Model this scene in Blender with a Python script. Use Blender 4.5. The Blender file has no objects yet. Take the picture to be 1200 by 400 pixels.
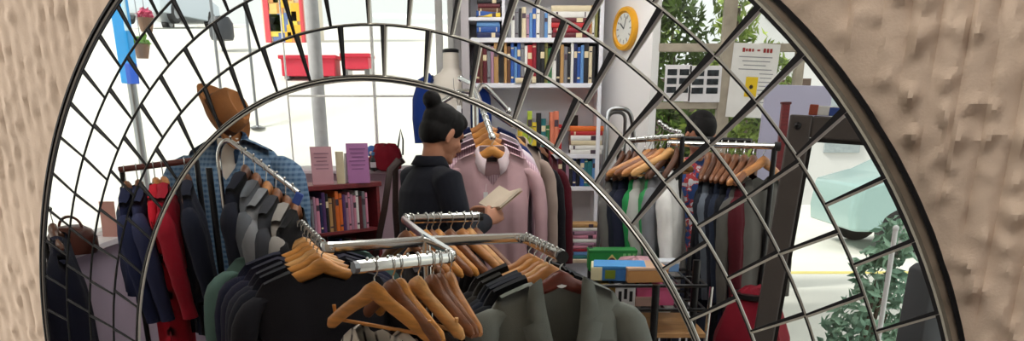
import bpy, bmesh, math, random
from mathutils import Vector, Matrix, noise
from math import sin, cos, pi, tan, atan2, sqrt, radians
random.seed(7)
C = bpy.context.scene.collection
V3 = Vector
# ------------------------------------------------------------------ camera model (1200x400 frame)
TH, FPX, HOR, CAMZ = .35, 960., 140., 1.55
PCY = HOR + FPX * tan(TH)
def ray(px, py):
    u, v = (px - 600) / FPX, (py - PCY) / FPX
    return V3((u, cos(TH) - v * sin(TH), -sin(TH) - v * cos(TH)))
def at(px, py, Y):
    r = ray(px, py); return V3((0, 0, CAMZ)) + r * (Y / r.y)
def atz(px, py, z):
    r = ray(px, py); return V3((0, 0, CAMZ)) + r * ((z - CAMZ) / r.z)
def zat(py, Y): return at(600, py, Y).z
def xat(px, py, Y): return at(px, py, Y).x

# ------------------------------------------------------------------ materials
def lin(c):
    return tuple(((v / 255) / 12.92 if v / 255 <= .04045 else ((v / 255 + .055) / 1.055) ** 2.4) for v in c)
MATS = {}
def mat(key, col=None, rough=.6, metal=0., var=.12, scale=18., bump=0., bscale=60., spec=.4, sheen=0., stretch=(1, 1, 1)):
    if key in MATS: return MATS[key]
    m = bpy.data.materials.new(key); m.use_nodes = True
    nt = m.node_tree; b = nt.nodes['Principled BSDF']
    b.inputs['Roughness'].default_value = rough; b.inputs['Metallic'].default_value = metal
    b.inputs['Specular IOR Level'].default_value = spec
    if sheen: b.inputs['Sheen Weight'].default_value = sheen
    l = lin(col)
    tc = nt.nodes.new('ShaderNodeTexCoord'); mp = nt.nodes.new('ShaderNodeMapping')
    mp.inputs['Scale'].default_value = stretch
    nt.links.new(tc.outputs['Object'], mp.inputs[0])
    n = nt.nodes.new('ShaderNodeTexNoise'); n.inputs['Scale'].default_value = scale; n.inputs['Detail'].default_value = 4
    nt.links.new(mp.outputs[0], n.inputs['Vector'])
    r = nt.nodes.new('ShaderNodeValToRGB')
    r.color_ramp.elements[0].position = .3; r.color_ramp.elements[1].position = .7
    r.color_ramp.elements[0].color = tuple(x * (1 - var) for x in l) + (1,)
    r.color_ramp.elements[1].color = tuple(min(1, x * (1 + var)) for x in l) + (1,)
    nt.links.new(n.outputs['Fac'], r.inputs[0]); nt.links.new(r.outputs[0], b.inputs['Base Color'])
    if bump:
        n2 = nt.nodes.new('ShaderNodeTexNoise'); n2.inputs['Scale'].default_value = bscale; n2.inputs['Detail'].default_value = 3
        nt.links.new(mp.outputs[0], n2.inputs['Vector'])
        bp = nt.nodes.new('ShaderNodeBump'); bp.inputs['Strength'].default_value = bump; bp.inputs['Distance'].default_value = .01
        nt.links.new(n2.outputs['Fac'], bp.inputs['Height']); nt.links.new(bp.outputs[0], b.inputs['Normal'])
    MATS[key] = m; return m
def cloth(col, var=.16):
    return mat('cloth_%d_%d_%d' % col, col, .9, 0, var, 9, .25, 420, .2, .04)
def paint(col, rough=.55):
    return mat('paint_%d_%d_%d' % col, col, rough, 0, .06, 12)
def wood(col, rough=.4):
    return mat('wood_%d_%d_%d' % col, col, rough, 0, .22, 9, .0, 60, .5, 0, (1, 6, 9))
def metalm(col=(205, 205, 205), rough=.16, key=None):
    return mat(key or 'metal_%d_%d_%d' % col, col, rough, 1., .05, 30)
def pattern(key, c1, c2, c3, sx, sz, w=.5):
    """woven check: two square-ish wave textures across x and z"""
    if key in MATS: return MATS[key]
    m = bpy.data.materials.new(key); m.use_nodes = True; nt = m.node_tree; b = nt.nodes['Principled BSDF']
    b.inputs['Roughness'].default_value = .9; b.inputs['Specular IOR Level'].default_value = .2
    tc = nt.nodes.new('ShaderNodeTexCoord'); facs = []
    for d, s in (('X', sx), ('Z', sz)):
        wv = nt.nodes.new('ShaderNodeTexWave'); wv.bands_direction = d; wv.inputs['Scale'].default_value = s
        wv.inputs['Distortion'].default_value = .4
        nt.links.new(tc.outputs['Object'], wv.inputs['Vector'])
        r = nt.nodes.new('ShaderNodeValToRGB'); r.color_ramp.elements[0].position = w - .08; r.color_ramp.elements[1].position = w + .08
        nt.links.new(wv.outputs['Fac'], r.inputs[0]); facs.append(r)
    m1 = nt.nodes.new('ShaderNodeMixRGB'); m1.inputs[1].default_value = lin(c1) + (1,); m1.inputs[2].default_value = lin(c2) + (1,)
    nt.links.new(facs[0].outputs[0], m1.inputs[0])
    m2 = nt.nodes.new('ShaderNodeMixRGB'); m2.inputs[2].default_value = lin(c3) + (1,)
    mm = nt.nodes.new('ShaderNodeMath'); mm.operation = 'MULTIPLY'; mm.inputs[1].default_value = .55
    nt.links.new(facs[1].outputs[0], mm.inputs[0]); nt.links.new(mm.outputs[0], m2.inputs[0])
    nt.links.new(m1.outputs[0], m2.inputs[1]); nt.links.new(m2.outputs[0], b.inputs['Base Color'])
    MATS[key] = m; return m
def clear(key, tint=(1, 1, 1), gloss=.03, rough=.02):
    if key in MATS: return MATS[key]
    m = bpy.data.materials.new(key); m.use_nodes = True; nt = m.node_tree
    nt.nodes.remove(nt.nodes['Principled BSDF']); out = nt.nodes['Material Output']
    t = nt.nodes.new('ShaderNodeBsdfTransparent'); t.inputs[0].default_value = tint + (1,)
    g = nt.nodes.new('ShaderNodeBsdfGlossy'); g.inputs['Roughness'].default_value = rough
    mx = nt.nodes.new('ShaderNodeMixShader'); mx.inputs[0].default_value = gloss
    nt.links.new(t.outputs[0], mx.inputs[1]); nt.links.new(g.outputs[0], mx.inputs[2]); nt.links.new(mx.outputs[0], out.inputs[0])
    MATS[key] = m; return m

# ------------------------------------------------------------------ mesh builder
class MB:
    def __init__(s): s.v = []; s.f = []; s.mi = []; s.cur = 0
    def add(s, vs, fs):
        o = len(s.v); s.v += [V3(p) for p in vs]
        for f in fs: s.f.append([i + o for i in f]); s.mi.append(s.cur)
        return s
    def box(s, c, size, R=None):
        x, y, z = (d / 2 for d in size); c = V3(c)
        vs = [V3((a, b, d)) for a in (-x, x) for b in (-y, y) for d in (-z, z)]
        if R is not None: vs = [R @ p for p in vs]
        return s.add([p + c for p in vs], [(0, 1, 3, 2), (4, 6, 7, 5), (0, 4, 5, 1), (2, 3, 7, 6), (0, 2, 6, 4), (1, 5, 7, 3)])
    def loft(s, rings, cap=True, closed=True):
        n = len(rings[0]); vs = [p for r in rings for p in r]; fs = []
        for i in range(len(rings) - 1):
            for j in range(n if closed else n - 1):
                k = (j + 1) % n; fs.append((i * n + j, i * n + k, (i + 1) * n + k, (i + 1) * n + j))
        if cap and closed: fs += [tuple(range(n - 1, -1, -1)), tuple(range((len(rings) - 1) * n, len(rings) * n))]
        return s.add(vs, fs)
    def tube(s, path, r, n=8, sect=None, up=None, cap=True):
        """path of points; r scalar or list; sect=(a,b) scales the two section axes"""
        P = [V3(p) for p in path]; k = len(P); R = r if isinstance(r, (list, tuple)) else [r] * k
        T = []
        for i in range(k):
            t = P[min(i + 1, k - 1)] - P[max(i - 1, 0)]
            T.append(t.normalized() if t.length > 1e-9 else V3((0, 0, 1)))
        a = V3(up) if up else (V3((0, 0, 1)) if abs(T[0].z) < .9 else V3((0, 1, 0)))
        rings = []
        for i in range(k):
            a = (a - T[i] * a.dot(T[i])); a = a.normalized() if a.length > 1e-6 else T[i].orthogonal().normalized()
            b = T[i].cross(a); sa, sb = sect or (1, 1)
            rings.append([P[i] + (a * cos(2 * pi * j / n) * sa + b * sin(2 * pi * j / n) * sb) * R[i] for j in range(n)])
        return s.loft(rings, cap)
    def ell(s, c, r, R=None, nu=14, nv=9):
        c = V3(c); r = (r, r, r) if not hasattr(r, '__len__') else r; rings = []
        for i in range(nv + 1):
            t = pi * i / nv; t = max(.02, min(pi - .02, t)); ring = []
            for j in range(nu):
                p = V3((r[0] * sin(t) * cos(2 * pi * j / nu), r[1] * sin(t) * sin(2 * pi * j / nu), r[2] * cos(t)))
                ring.append((R @ p if R is not None else p) + c)
            rings.append(ring)
        return s.loft(rings[::-1])
    def lathe(s, prof, n=24, M=None):
        rings = [[V3((r * cos(2 * pi * j / n), r * sin(2 * pi * j / n), z)) for j in range(n)] for r, z in prof]
        if M is not None: rings = [[M @ p for p in g] for g in rings]
        return s.loft(rings)
    def prism(s, pts, ext, cap=True):
        """planar outline (3-D points) pushed along ext"""
        n = len(pts); ext = V3(ext); a = [V3(p) for p in pts]
        return s.add(a + [p + ext for p in a], [tuple(range(n)), tuple(range(2 * n - 1, n - 1, -1))] + [(i, n + i, n + (i + 1) % n, (i + 1) % n) for i in range(n)])
    def xf(s, M): s.v = [M @ p for p in s.v]; return s
def obj(name, mb, m, parent=None, smooth=True, bevel=0., sub=0, solid=0., remesh=0., loc=None, angle=40):
    me = bpy.data.meshes.new(name); me.from_pydata([tuple(p) for p in mb.v], [], mb.f)
    ms = m if isinstance(m, (list, tuple)) else [m]
    for x in ms: me.materials.append(x)
    if len(ms) > 1: me.polygons.foreach_set('material_index', mb.mi)
    bm = bmesh.new(); bm.from_mesh(me); bmesh.ops.recalc_face_normals(bm, faces=bm.faces); bm.to_mesh(me); bm.free()
    o = bpy.data.objects.new(name, me); C.objects.link(o)
    if parent: o.parent = parent
    if loc is not None: o.location = loc
    if remesh:
        d = o.modifiers.new('r', 'REMESH'); d.mode = 'VOXEL'; d.voxel_size = remesh; d.use_smooth_shade = True
        d = o.modifiers.new('s', 'SMOOTH'); d.iterations = 4; d.factor = .5
    if solid:
        d = o.modifiers.new('so', 'SOLIDIFY'); d.thickness = solid; d.offset = 0
    if bevel:
        d = o.modifiers.new('b', 'BEVEL'); d.width = bevel; d.segments = 2; d.limit_method = 'ANGLE'
    if sub:
        d = o.modifiers.new('u', 'SUBSURF'); d.levels = sub; d.render_levels = sub
    if smooth:
        me.polygons.foreach_set('use_smooth', [True] * len(me.polygons))
        try: me.set_sharp_from_angle(angle=radians(angle))
        except Exception: pass
    return o
def tag(o, label, cat, group=None, kind=None):
    o['label'] = label; o['category'] = cat
    if group: o['group'] = group
    if kind: o['kind'] = kind
    return o
def thing(name, label, cat, loc=(0, 0, 0), rz=0., group=None):
    o = bpy.data.objects.new(name, None); C.objects.link(o); o.empty_display_size = .05
    o.location = loc; o.rotation_euler = (0, 0, rz)
    return tag(o, label, cat, group)
def struct(name, mb, m, **k):
    o = obj(name, mb, m, **k); o['kind'] = 'structure'; return o
def RZ(a): return Matrix.Rotation(a, 3, 'Z')
def bez(p0, p1, p2, p3, n=10):
    p0, p1, p2, p3 = map(V3, (p0, p1, p2, p3))
    return [p0 * (1 - t) ** 3 + p1 * 3 * t * (1 - t) ** 2 + p2 * 3 * t * t * (1 - t) + p3 * t ** 3 for t in (i / n for i in range(n + 1))]
def smooth(a, b, x):
    t = max(0, min(1, (x - a) / (b - a))); return t * t * (3 - 2 * t)
def rounded(pts, r, n=5):
    """polyline with rounded corners"""
    P = [V3(p) for p in pts]; out = [P[0]]
    for i in range(1, len(P) - 1):
        a = (P[i - 1] - P[i]); b = (P[i + 1] - P[i]); d = min(r, a.length * .49, b.length * .49)
        s, e = P[i] + a.normalized() * d, P[i] + b.normalized() * d
        for k in range(n + 1):
            t = k / n; out.append(s * (1 - t) ** 2 + P[i] * 2 * t * (1 - t) + e * t * t)
    return out + [P[-1]]

CHROME = metalm((215, 216, 214), .14, 'chrome'); STEEL = metalm((150, 152, 155), .28, 'brushed_steel')
DARKM = mat('black_metal', (28, 28, 30), .35, .3); BLACK = mat('black_plastic', (22, 22, 24), .5)
WHITEP = paint((238, 238, 240)); OFFW = paint((226, 224, 226))

# ================================================================== THE STUCCO WALL AND THE MOSAIC MIRROR
YAW = -.495
P0 = V3((-.16219, .92448, CAMZ - .38368))
E1 = V3((cos(YAW), sin(YAW), 0)); E2 = V3((0, 0, 1)); NN = V3((sin(YAW), -cos(YAW), 0))   # NN looks at the viewer
RR = [.62319, .57376, .52402, .47425, .42628]          # outer edge, three ring lines, edge of the round centre
def mp(s, t, d=0): return P0 + E1 * s + E2 * t + NN * d
def pol(r, a, d=0): return mp(r * cos(a), r * sin(a), d)
def unpol(px, py):
    r = ray(px, py); o = V3((0, 0, CAMZ)); t = (P0 - o).dot(NN) / r.dot(NN); q = o + r * t - P0
    return sqrt(q.dot(E1) ** 2 + q.z ** 2), atan2(q.z, q.dot(E1))
def wall_off(s): return -.0015 - .05 * smooth(-.25, .55, s)
def axis(a, b, fa, fb, fine, coarse):
    L = []; x = a
    while x < b:
        L.append(x); x += fine if fa <= x < fb else min(coarse, max(fine, (fa - x) if x < fa else coarse))
    return L + [b]
def stucco():
    S = [-4.8, -4.2, -3.6, -3.0, -2.6, -2.2, -1.9] + [x for x in axis(-1.75, .52, -.98, .52, .0052, .08)[:-1]] + axis(.522, 1.75, .522, 1.02, .0036, .08); T = axis(-1.16, 1.5, -.12, .80, .0046, .08)  # far left stretch added out of view to block the area lamp
    RH = RR[0] + .0092; vs = []; inside = []
    for t in T:
        for s in S:
            r = sqrt(s * s + t * t); ins = r < RH; ss, tt = s, t
            if ins: ss, tt = s / max(r, 1e-6) * RH, t / max(r, 1e-6) * RH
            inside.append(ins)
            w = noise.noise((s * 9, t * 7, 3)) * .010 + noise.noise((s * 22, t * 16, 5)) * .003
            q = abs(sin(pi * (s + w) / .0225)); am = .55 + .45 * noise.noise((s * 14, t * 9, 21))
            b = noise.noise((s * 62, t * 44, 7)); c = noise.noise((s * 150, t * 120, 2))
            g = max(0, noise.noise((s * 58, t * 50, 12)) - .02)                     # combed ridges broken up by blobs
            h = (-.0085 * (1 - q) ** 2 * am + .0020 * b + (.0150 + .006 * smooth(0, .6, s)) * g * (.4 + .6 * q) + .0007 * c) * (.5 + .75 * smooth(-.2, .6, s)) * min(1, .12 / max(.12, abs(s) - 1.0)) + .001
            k = smooth(0, .022, r - RH)
            vs.append(mp(ss, tt, wall_off(ss) + h * (.15 + .85 * k)))
    nx = len(S); fs = []
    for j in range(len(T) - 1):
        for i in range(nx - 1):
            q = (j * nx + i, j * nx + i + 1, (j + 1) * nx + i + 1, (j + 1) * nx + i)
            if not all(inside[x] for x in q): fs.append(q)
    m = mat('painted_stucco', (184, 165, 147), .85, 0, .10, 6, .12, 420, .2)
    mb = MB(); mb.add(vs, fs)
    struct('wall_front', mb, m)
stucco()

mirror = thing('mosaic_mirror', 'large round wall mirror with a mosaic border of silver tiles on the rough plaster wall', 'mirror', mp(0, -RR[0]))
ML = -V3(mirror.location)
def mobj(name, mb, m, **k):
    mb.v = [p + ML for p in mb.v]; return obj(name, mb, m, mirror, **k)
SILV = metalm((186, 184, 176), .36, 'silvered_bevel'); GROUT = mat('black_grout', (17, 16, 17), .75, .0, spec=.15)
J = {0: [((139, 8), (160, 47)), ((115, 39), (139, 75)), ((96, 81), (121, 112)), ((81, 119), (107, 146)), ((70, 160), (96, 182)), ((62, 203), (86, 225)), ((56, 245), (81, 265)), ((54, 282), (80, 300)), ((54, 323), (78, 338)), ((55, 362), (79, 375)),
         ((175, -4), (186, 18)), ((885, 12), (834, 69)), ((937, 65), (882, 121)), ((987, 130), (932, 183)), ((1041, 205), (967, 239)), ((1076, 279), (998, 311)), ((1106, 364), (1035, 386))],
     1: [((172, 32), (195, 70)), ((149, 65), (175, 104)), ((127, 102), (153, 137)), ((109, 145), (137, 173)), ((96, 182), (122, 207)), ((87, 226), (114, 247)), ((81, 266), (108, 287)), ((80, 311), (106, 328)), ((80, 351), (107, 367)),
         ((203, 0), (226, 43)), ((632, -6), (626, 10)), ((703, 0), (680, 40)), ((770, 16), (733, 76)), ((830, 68), (782, 121)), ((880, 122), (832, 169)), ((933, 190), (878, 228)), ((981, 271), (911, 297)), ((1014, 344), (945, 369))],
     2: [((187, 87), (212, 130)), ((217, 57), (240, 100)), ((251, 27), (270, 75)), ((287, 3), (304, 54)), ((333, 0), (345, 38)), ((381, 0), (388, 31)), ((430, 0), (432, 28)), ((480, 0), (478, 31)), ((537, -2), (529, 40)), ((600, 3), (583, 59)), ((659, 29), (638, 88)), ((715, 66), (684, 122)), ((772, 113), (728, 163)), ((829, 170), (780, 212)), ((877, 228), (818, 264)), ((911, 295), (857, 323)), ((944, 367), (886, 386)),
         ((165, 122), (190, 160)), ((145, 160), (171, 193)), ((129, 199), (156, 228)), ((117, 245), (145, 266)), ((110, 287), (138, 304)), ((107, 330), (136, 347)), ((107, 370), (136, 386))],
     3: [((347, 39), (364, 95)), ((399, 30), (404, 89)), ((449, 30), (450, 89)), ((502, 37), (498, 95)), ((560, 53), (551, 113)), ((620, 82), (603, 136)), ((675, 117), (650, 173)), ((727, 163), (697, 215)), ((780, 213), (741, 262)), ((829, 282), (782, 311)), ((867, 346), (810, 373)),
         ((308, 55), (325, 107)), ((270, 77), (289, 129)), ((240, 103), (258, 150)), ((210, 138), (230, 181)), ((184, 175), (208, 211)), ((163, 214), (190, 245)), ((150, 256), (178, 281)), ((142, 299), (168, 322)), ((138, 343), (164, 362)), ((137, 387), (161, 402))]}
tiles, grout, bevl = MB(), MB(), MB()
for bnd in range(4):
    ro, ri = RR[bnd], RR[bnd + 1]; js = []
    for o_, i_ in J[bnd]:
        js.append((unpol(*o_)[1] % (2 * pi), unpol(*i_)[1] % (2 * pi)))
    norm = lambda a: a if a > -.6 else a + 2 * pi
    js = sorted((((a - 2 * pi if a > 1.5 * pi else a), (b - 2 * pi if b > 1.5 * pi else b)) for a, b in js))
    if bnd < 2:      # the joints above the frame's top edge
        for k in range(len(js) - 1):
            g = js[k + 1][0] - js[k][0]
            if g > .3:
                n = round(g / .125)
                for q in range(1, n): js.append(tuple(js[k][w] + (js[k + 1][w] - js[k][w]) * q / n for w in (0, 1)))
        js.sort()
    lo, hi = js[0], js[-1]; n = max(2, round((2 * pi - (hi[0] - lo[0])) / .13))
    for q in range(1, n):
        js.append((hi[0] + (lo[0] + 2 * pi - hi[0]) * q / n, hi[1] + (lo[1] + 2 * pi - hi[1]) * q / n))
    js.append((lo[0] + 2 * pi, lo[1] + 2 * pi))
    for k in range(len(js) - 1):
        (a0, b0), (a1, b1) = js[k], js[k + 1]
        top = [pol(ro, a0 + (a1 - a0) * q / 6, 0) for q in range(7)]; bot = [pol(ri, b1 + (b0 - b1) * q / 6, 0) for q in range(7)]
        tiles.prism(top + bot, NN * -.0025)
        # wedge-shaped joint: dark gap that widens outward, silver bevel along one side
        up = abs(a0 % (2 * pi) - pi / 2); wo = .0058 if up < .9 else .0034; wi = .0016
        d = .0012
        A, B = pol(ro, a0 - wo / 2 / ro, d), pol(ro, a0 + wo / 2 / ro, d); c_, e_ = pol(ri, b0 - wi / 2 / ri, d), pol(ri, b0 + wi / 2 / ri, d)
        grout.prism([A, B, e_, c_], NN * -.002)
        s = 1 if (a0 % (2 * pi)) > pi / 2 else -1
        bw = .0021 if cos(a0) > .35 else .0013
        a_, b_ = a0 + s * wo / 2 / ro, b0 + s * wi / 2 / ri
        bevl.prism([pol(ro, a_, .002), pol(ro, a_ + s * bw / ro, .0004), pol(ri, b_ + s * bw / ri, .0004), pol(ri, b_, .002)], NN * -.0022)
def ringstrip(mb, r0, r1, d0, d1, back=.002, n=150):
    rings = []
    for k in range(n + 1):
        a = 2 * pi * k / n
        rings.append([pol(r0, a, d0), pol(r1, a, d1), pol(r1, a, d1 - back), pol(r0, a, d0 - back)])
    mb.loft(rings, cap=False)
for r, w in zip(RR[1:4], (.0013, .0013, .0013)):
    ringstrip(grout, r - w, r + w * .2, .0013, .0013); ringstrip(bevl, r + w * .2, r + w * 1.2, .0018, .0004)
ringstrip(grout, RR[4] - .0042, RR[4], .0016, .0016); ringstrip(bevl, RR[4], RR[4] + .0013, .0022, .0004); ringstrip(bevl, RR[4] - .0022, RR[4] - .0012, .0026, .0018); ringstrip(bevl, RR[4] - .0052, RR[4] - .0042, .0004, .0018)
ringstrip(grout, RR[0] - .003, RR[0], .0018, .0018)
MIRG = clear('mirror_glass', (.985, .99, .985), .0004)
mobj('mosaic_tiles', tiles, MIRG, smooth=False)
cen = MB(); cen.prism([pol(RR[4], 2 * pi * k / 120) for k in range(120)], NN * -.0025); mobj('round_centre_glass', cen, MIRG, smooth=False)
mobj('tile_joints', grout, GROUT, smooth=False); mobj('tile_bevels', bevl, SILV, smooth=False)
rim = MB(); rb = MB()
for mbx, (ra, rc, da, dc) in ((rim, (RR[0], RR[0] + .0062, .0022, .0)),):
    rings = []
    for k in range(181):
        a = 2 * pi * k / 180; wo = wall_off(rc * cos(a))
        rings.append([pol(ra, a, da), pol(ra + .002, a, da + .001), pol(ra + .0045, a, da - .0015), pol(ra + .007, a, wo - .002), pol(ra + .004, a, wo - .002), pol(ra, a, -.0005)])
    mbx.loft(rings, cap=False)
mobj('rim', rim, metalm((120, 118, 110), .3, 'dull_rim'))
for k in range(181):
    pass
edge = MB(); rings = []
for k in range(181):
    a = 2 * pi * k / 180; wo = wall_off((RR[0] + .01) * cos(a)); r = RR[0] + .0072
    rings.append([pol(r - .0008, a, wo + .004), pol(r + .003, a, wo + .003), pol(r + .004, a, wo - .004), pol(r, a, wo - .004)])
edge.loft(rings, cap=False); mobj('rim_edging', edge, GROUT)

# ================================================================== ROOM SHELL, STREET, LIGHT
def plan(mb, pts, z0, z1): return mb.prism([(x, y, z0) for x, y in pts], (0, 0, z1 - z0))
WL, WR = mp(-1.75, 0, -.09), mp(1.75, 0, -.09)
FLOORM = mat('grey_floor', (158, 150, 156), .5, 0, .1, 3)
XW = xat(932, 150, 5.4)                                         # right end of the garden window wall
XC0, XC1 = xat(706, 100, 5.9), xat(763, 60, 5.4)
struct('floor', plan(MB(), [(WL.x, WL.y), (1.2, .3), (1.5, 3.0), (XW, 5.5), (XC0, 6.3), (-.4, 6.3), (-1.6, 6.2), (-2.2, 5.2), (-2.05, 3)], -.06, 0), FLOORM, smooth=False)
struct('ceiling', plan(MB(), [(WL.x - .3, WL.y), (WR.x, WR.y), (1.75, 2.6), (XW + .3, 5.6), (XC0, 6.5), (-.4, 6.5), (-1.7, 6.4), (-2.4, 5.2), (-2.3, 3)], 2.6, 2.72), paint((225, 222, 218)), smooth=False)
LILAC = mat('lilac_paint', (172, 156, 172), .6, 0, .08, 4)
PINKP = mat('pink_panel', (205, 178, 192), .6, 0, .06, 4)
def wallseg(mb, a, b, z0, z1, th=.1):
    a, b = V3((*a, 0)), V3((*b, 0)); n = V3((-(b - a).y, (b - a).x, 0)).normalized() * th
    return mb.prism([(a.x, a.y, z0), (b.x, b.y, z0), (b.x, b.y, z1), (a.x, a.y, z1)], n)
L0, L1, L2, L3, L4 = (-2.02, 3.0), (-2.12, 5.15), (-1.55, 6.1), (-.42, 6.18), (XC0, 6.25)
struct('wall_left', wallseg(MB(), (WL.x, WL.y), L0, 0, 2.6), paint((215, 210, 208)), smooth=False)
m_ = MB(); wallseg(m_, L0, L1, 0, .97); wallseg(m_, L1, L2, 0, .97); struct('wall_below_window', m_, LILAC, smooth=False)
m_ = MB(); wallseg(m_, (L0[0] + .12, L0[1]), (L1[0] + .12, L1[1] - .06), .97, 1.0, .26); wallseg(m_, (L1[0] + .1, L1[1] - .08), (L2[0] + .06, L2[1] - .1), .97, 1.0, .24)
struct('trim_1', m_, paint((236, 228, 232)), bevel=.004)
struct('wall_back_low', wallseg(MB(), L2, L3, 0, 1.19), PINKP, smooth=False)
struct('trim_2', wallseg(MB(), (L2[0], L2[1] - .12), (L3[0], L3[1] - .12), 1.19, 1.215, .24), paint((230, 214, 224)), bevel=.004)
struct('wall_back', wallseg(MB(), L3, L4, 0, 2.6), OFFW, smooth=False)
GLASS = clear('window_glass', (.98, .99, .985), .03)
def window(name, a, b, z0, z1, vs, hs, fm, fw=.05, ft=.06, glass=True):
    """frame from a to b in plan; vs/hs: mullion fractions and rail heights"""
    a, b = V3((*a, 0)), V3((*b, 0)); d = (b - a); L = d.length; d.normalize(); n = V3((-d.y, d.x, 0)); R = Matrix((d, n, V3((0, 0, 1)))).transposed()
    mb = MB()
    for f, w in vs: mb.box(a + d * (f * L) + V3((0, 0, (z0 + z1) / 2)), (w, ft, z1 - z0), R)
    for z, w in hs: mb.box(a + d * (L / 2) + V3((0, 0, z)), (L, ft * .8, w), R)
    o = struct(name, mb, fm, bevel=.004)
    if glass:
        g = obj('pane', MB().prism([a + V3((0, 0, z0)), b + V3((0, 0, z0)), b + V3((0, 0, z1)), a + V3((0, 0, z1))], n * .004), GLASS, o, smooth=False)
    return o
WF = paint((240, 240, 240))
window('window_1', L0, L1, 1.0, 2.6, [(0, .03)], [(1.01, .02), (2.57, .06)], WF, ft=.02)
window('window_2', L1, L2, 1.0, 2.6, [(.995, .01)], [(1.01, .02), (2.57, .06)], WF, ft=.012)
fa = (xat(441, 120, 6.2) - L2[0]) / (L3[0] - L2[0])
window('window_3', L2, L3, 1.21, 2.6, [(fa, .018), (.93, .05), (1.0, .04)], [(1.225, .03), (zat(113, 6.2), .012), (2.57, .06)], WF)
# unseen awning added outside to keep the sun out of the shop window
aw = thing('sun_block_awning', 'added pale awning blocking the sun above the street window, out of view', 'awning', (-2.3, 4.2, 2.62))
obj('canopy', MB().add([(0, -1.4, .06), (0, 2.3, .06), (-1.7, 2.3, -.12), (-1.7, -1.4, -.12)], [(0, 1, 2, 3)]), cloth((205, 200, 195)), aw, solid=.01)
obj('front_bar', MB().tube([(-1.7, -1.4, -.12), (-1.7, 2.3, -.12)], .02), STEEL, aw)
# white pier with the clock, garden window wall
struct('wall_pier', plan(MB(), [(XC0 - .03, 5.92), (XC1, 5.36), (XC1 + .05, 5.4), (XC0 + .35, 6.3), (XC0 - .03, 6.3)], 0, 2.6), mat('white_wall', (236, 234, 234), .6, 0, .03, 3), smooth=False)
struct('wall_under_garden_window', wallseg(MB(), (XC1 - .01, 5.42), (XW, 5.42), 0, 1.28), OFFW, smooth=False)
BEIGE = mat('old_beige_paint', (168, 158, 142), .6, 0, .15, 14)
fx = lambda px: (xat(px, 60, 5.42) - XC1) / (XW - XC1)
window('window_4', (XC1, 5.42), (XW, 5.42), 1.28, 2.6, [(.015, .05), (fx(852), .075), (.985, .05)], [(1.3, .05), (zat(56, 5.42), .045), (zat(124, 5.42), .04), (2.57, .06)], BEIGE)
# ground outside
rd = MB()
for (y0, z0), (y1, z1) in zip(((6.9, -.071), (10.3, 1.93), (13.6, 2.6)), ((10.3, 1.93), (13.6, 2.6), (40, 5.5))):
    rd.add([(-26, y0, z0), (.4, y0, z0), (.4, y1, z1), (-26, y1, z1), (-26, y0, z0 - .3), (.4, y0, z0 - .3), (.4, y1, z1 - .3), (-26, y1, z1 - .3)], [(0, 1, 2, 3), (7, 6, 5, 4), (1, 5, 6, 2), (0, 3, 7, 4), (0, 4, 5, 1), (3, 2, 6, 7)])
struct('ground_slope', rd, mat('pale_pavement', (222, 220, 212), .8, 0, .07, 1.2, .2, 20), smooth=False)
def gz(Y):
    for (y0, z0), (y1, z1) in zip(((0, -.07), (6.9, -.071), (10.3, 1.93), (13.6, 2.6)), ((6.9, -.071), (10.3, 1.93), (13.6, 2.6), (40, 5.5))):
        if y0 <= Y <= y1: return z0 + (z1 - z0) * (Y - y0) / (y1 - y0)
struct('pavement', MB().box((0, 20, -.12), (90, 90, .1)), mat('pale_pavement', (222, 220, 212), .8, 0, .07, 1.2, .2, 20), smooth=False)
# unseen ceiling lamps added to light the shop interior (out of frame)
EM = bpy.data.materials.new('lamp_diffuser'); EM.use_nodes = True
e_ = EM.node_tree.nodes['Principled BSDF']; e_.inputs['Emission Color'].default_value = (1, .97, .93, 1); e_.inputs['Emission Strength'].default_value = 10.5
for k, (x, y, l) in enumerate(((-.35, 2.9, 'over the front clothes rack'), (.55, 3.9, 'above the black shelf stand'), (.1, 5.0, 'before the white bookcase'))):
    t = thing('added_ceiling_lamp', 'added unseen ceiling lamp ' + l, 'lamp', (x, y, 2.6), 0, 'added ceiling lamps')
    obj('housing', MB().box((0, 0, -.02), (1.3, .32, .04)), WHITEP, t, bevel=.006)
    obj('diffuser', MB().box((0, 0, -.048), (1.24, .26, .015)), EM, t, bevel=.004)
fl_ = P0 + NN * .8 + E1 * .55
t = thing('added_ceiling_lamp', 'added unseen ceiling lamp lighting the mirror wall', 'lamp', (fl_.x, fl_.y, 2.75), YAW, 'added ceiling lamps')  # extra lamp added to light the plaster from above
obj('housing', MB().box((0, 0, -.02), (1.3, .42, .04)), WHITEP, t, bevel=.006); obj('diffuser', MB().box((0, 0, -.048), (1.25, .36, .015)), EM, t, bevel=.004)
# world and sun
w = bpy.data.worlds.new('World'); bpy.context.scene.world = w; w.use_nodes = True
bg = w.node_tree.nodes['Background']; bg.inputs[0].default_value = (.97, 1, .97, 1); bg.inputs[1].default_value = 1.1
sun = bpy.data.lights.new('Sun', 'SUN'); sun.energy = 4.2; sun.angle = radians(14); sun.color = (1, .95, .87)
so = bpy.data.objects.new('Sun', sun); C.objects.link(so)
so.rotation_euler = V3((1, .35, -.95)).to_track_quat('-Z', 'Y').to_euler()
struct('ceiling_light_block', MB().prism([(-6, -4.5, 2.75), (4, -4.5, 2.75), (4, WR.y - .1, 2.75), (WR.x, WR.y - .1, 2.75), (WL.x, WL.y - .1, 2.75), (-6, WL.y - .1, 2.75)], (0, 0, .1)), paint((225, 222, 218)), smooth=False)  # roof slab added out of view to keep the sun off the plaster
struct('wall_rear_light_block', MB().box((-1, -4.55, 1.35), (10.2, .1, 2.8)), paint((215, 210, 205)), smooth=False)  # unseen wall added behind the camera to cut ambient light
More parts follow.
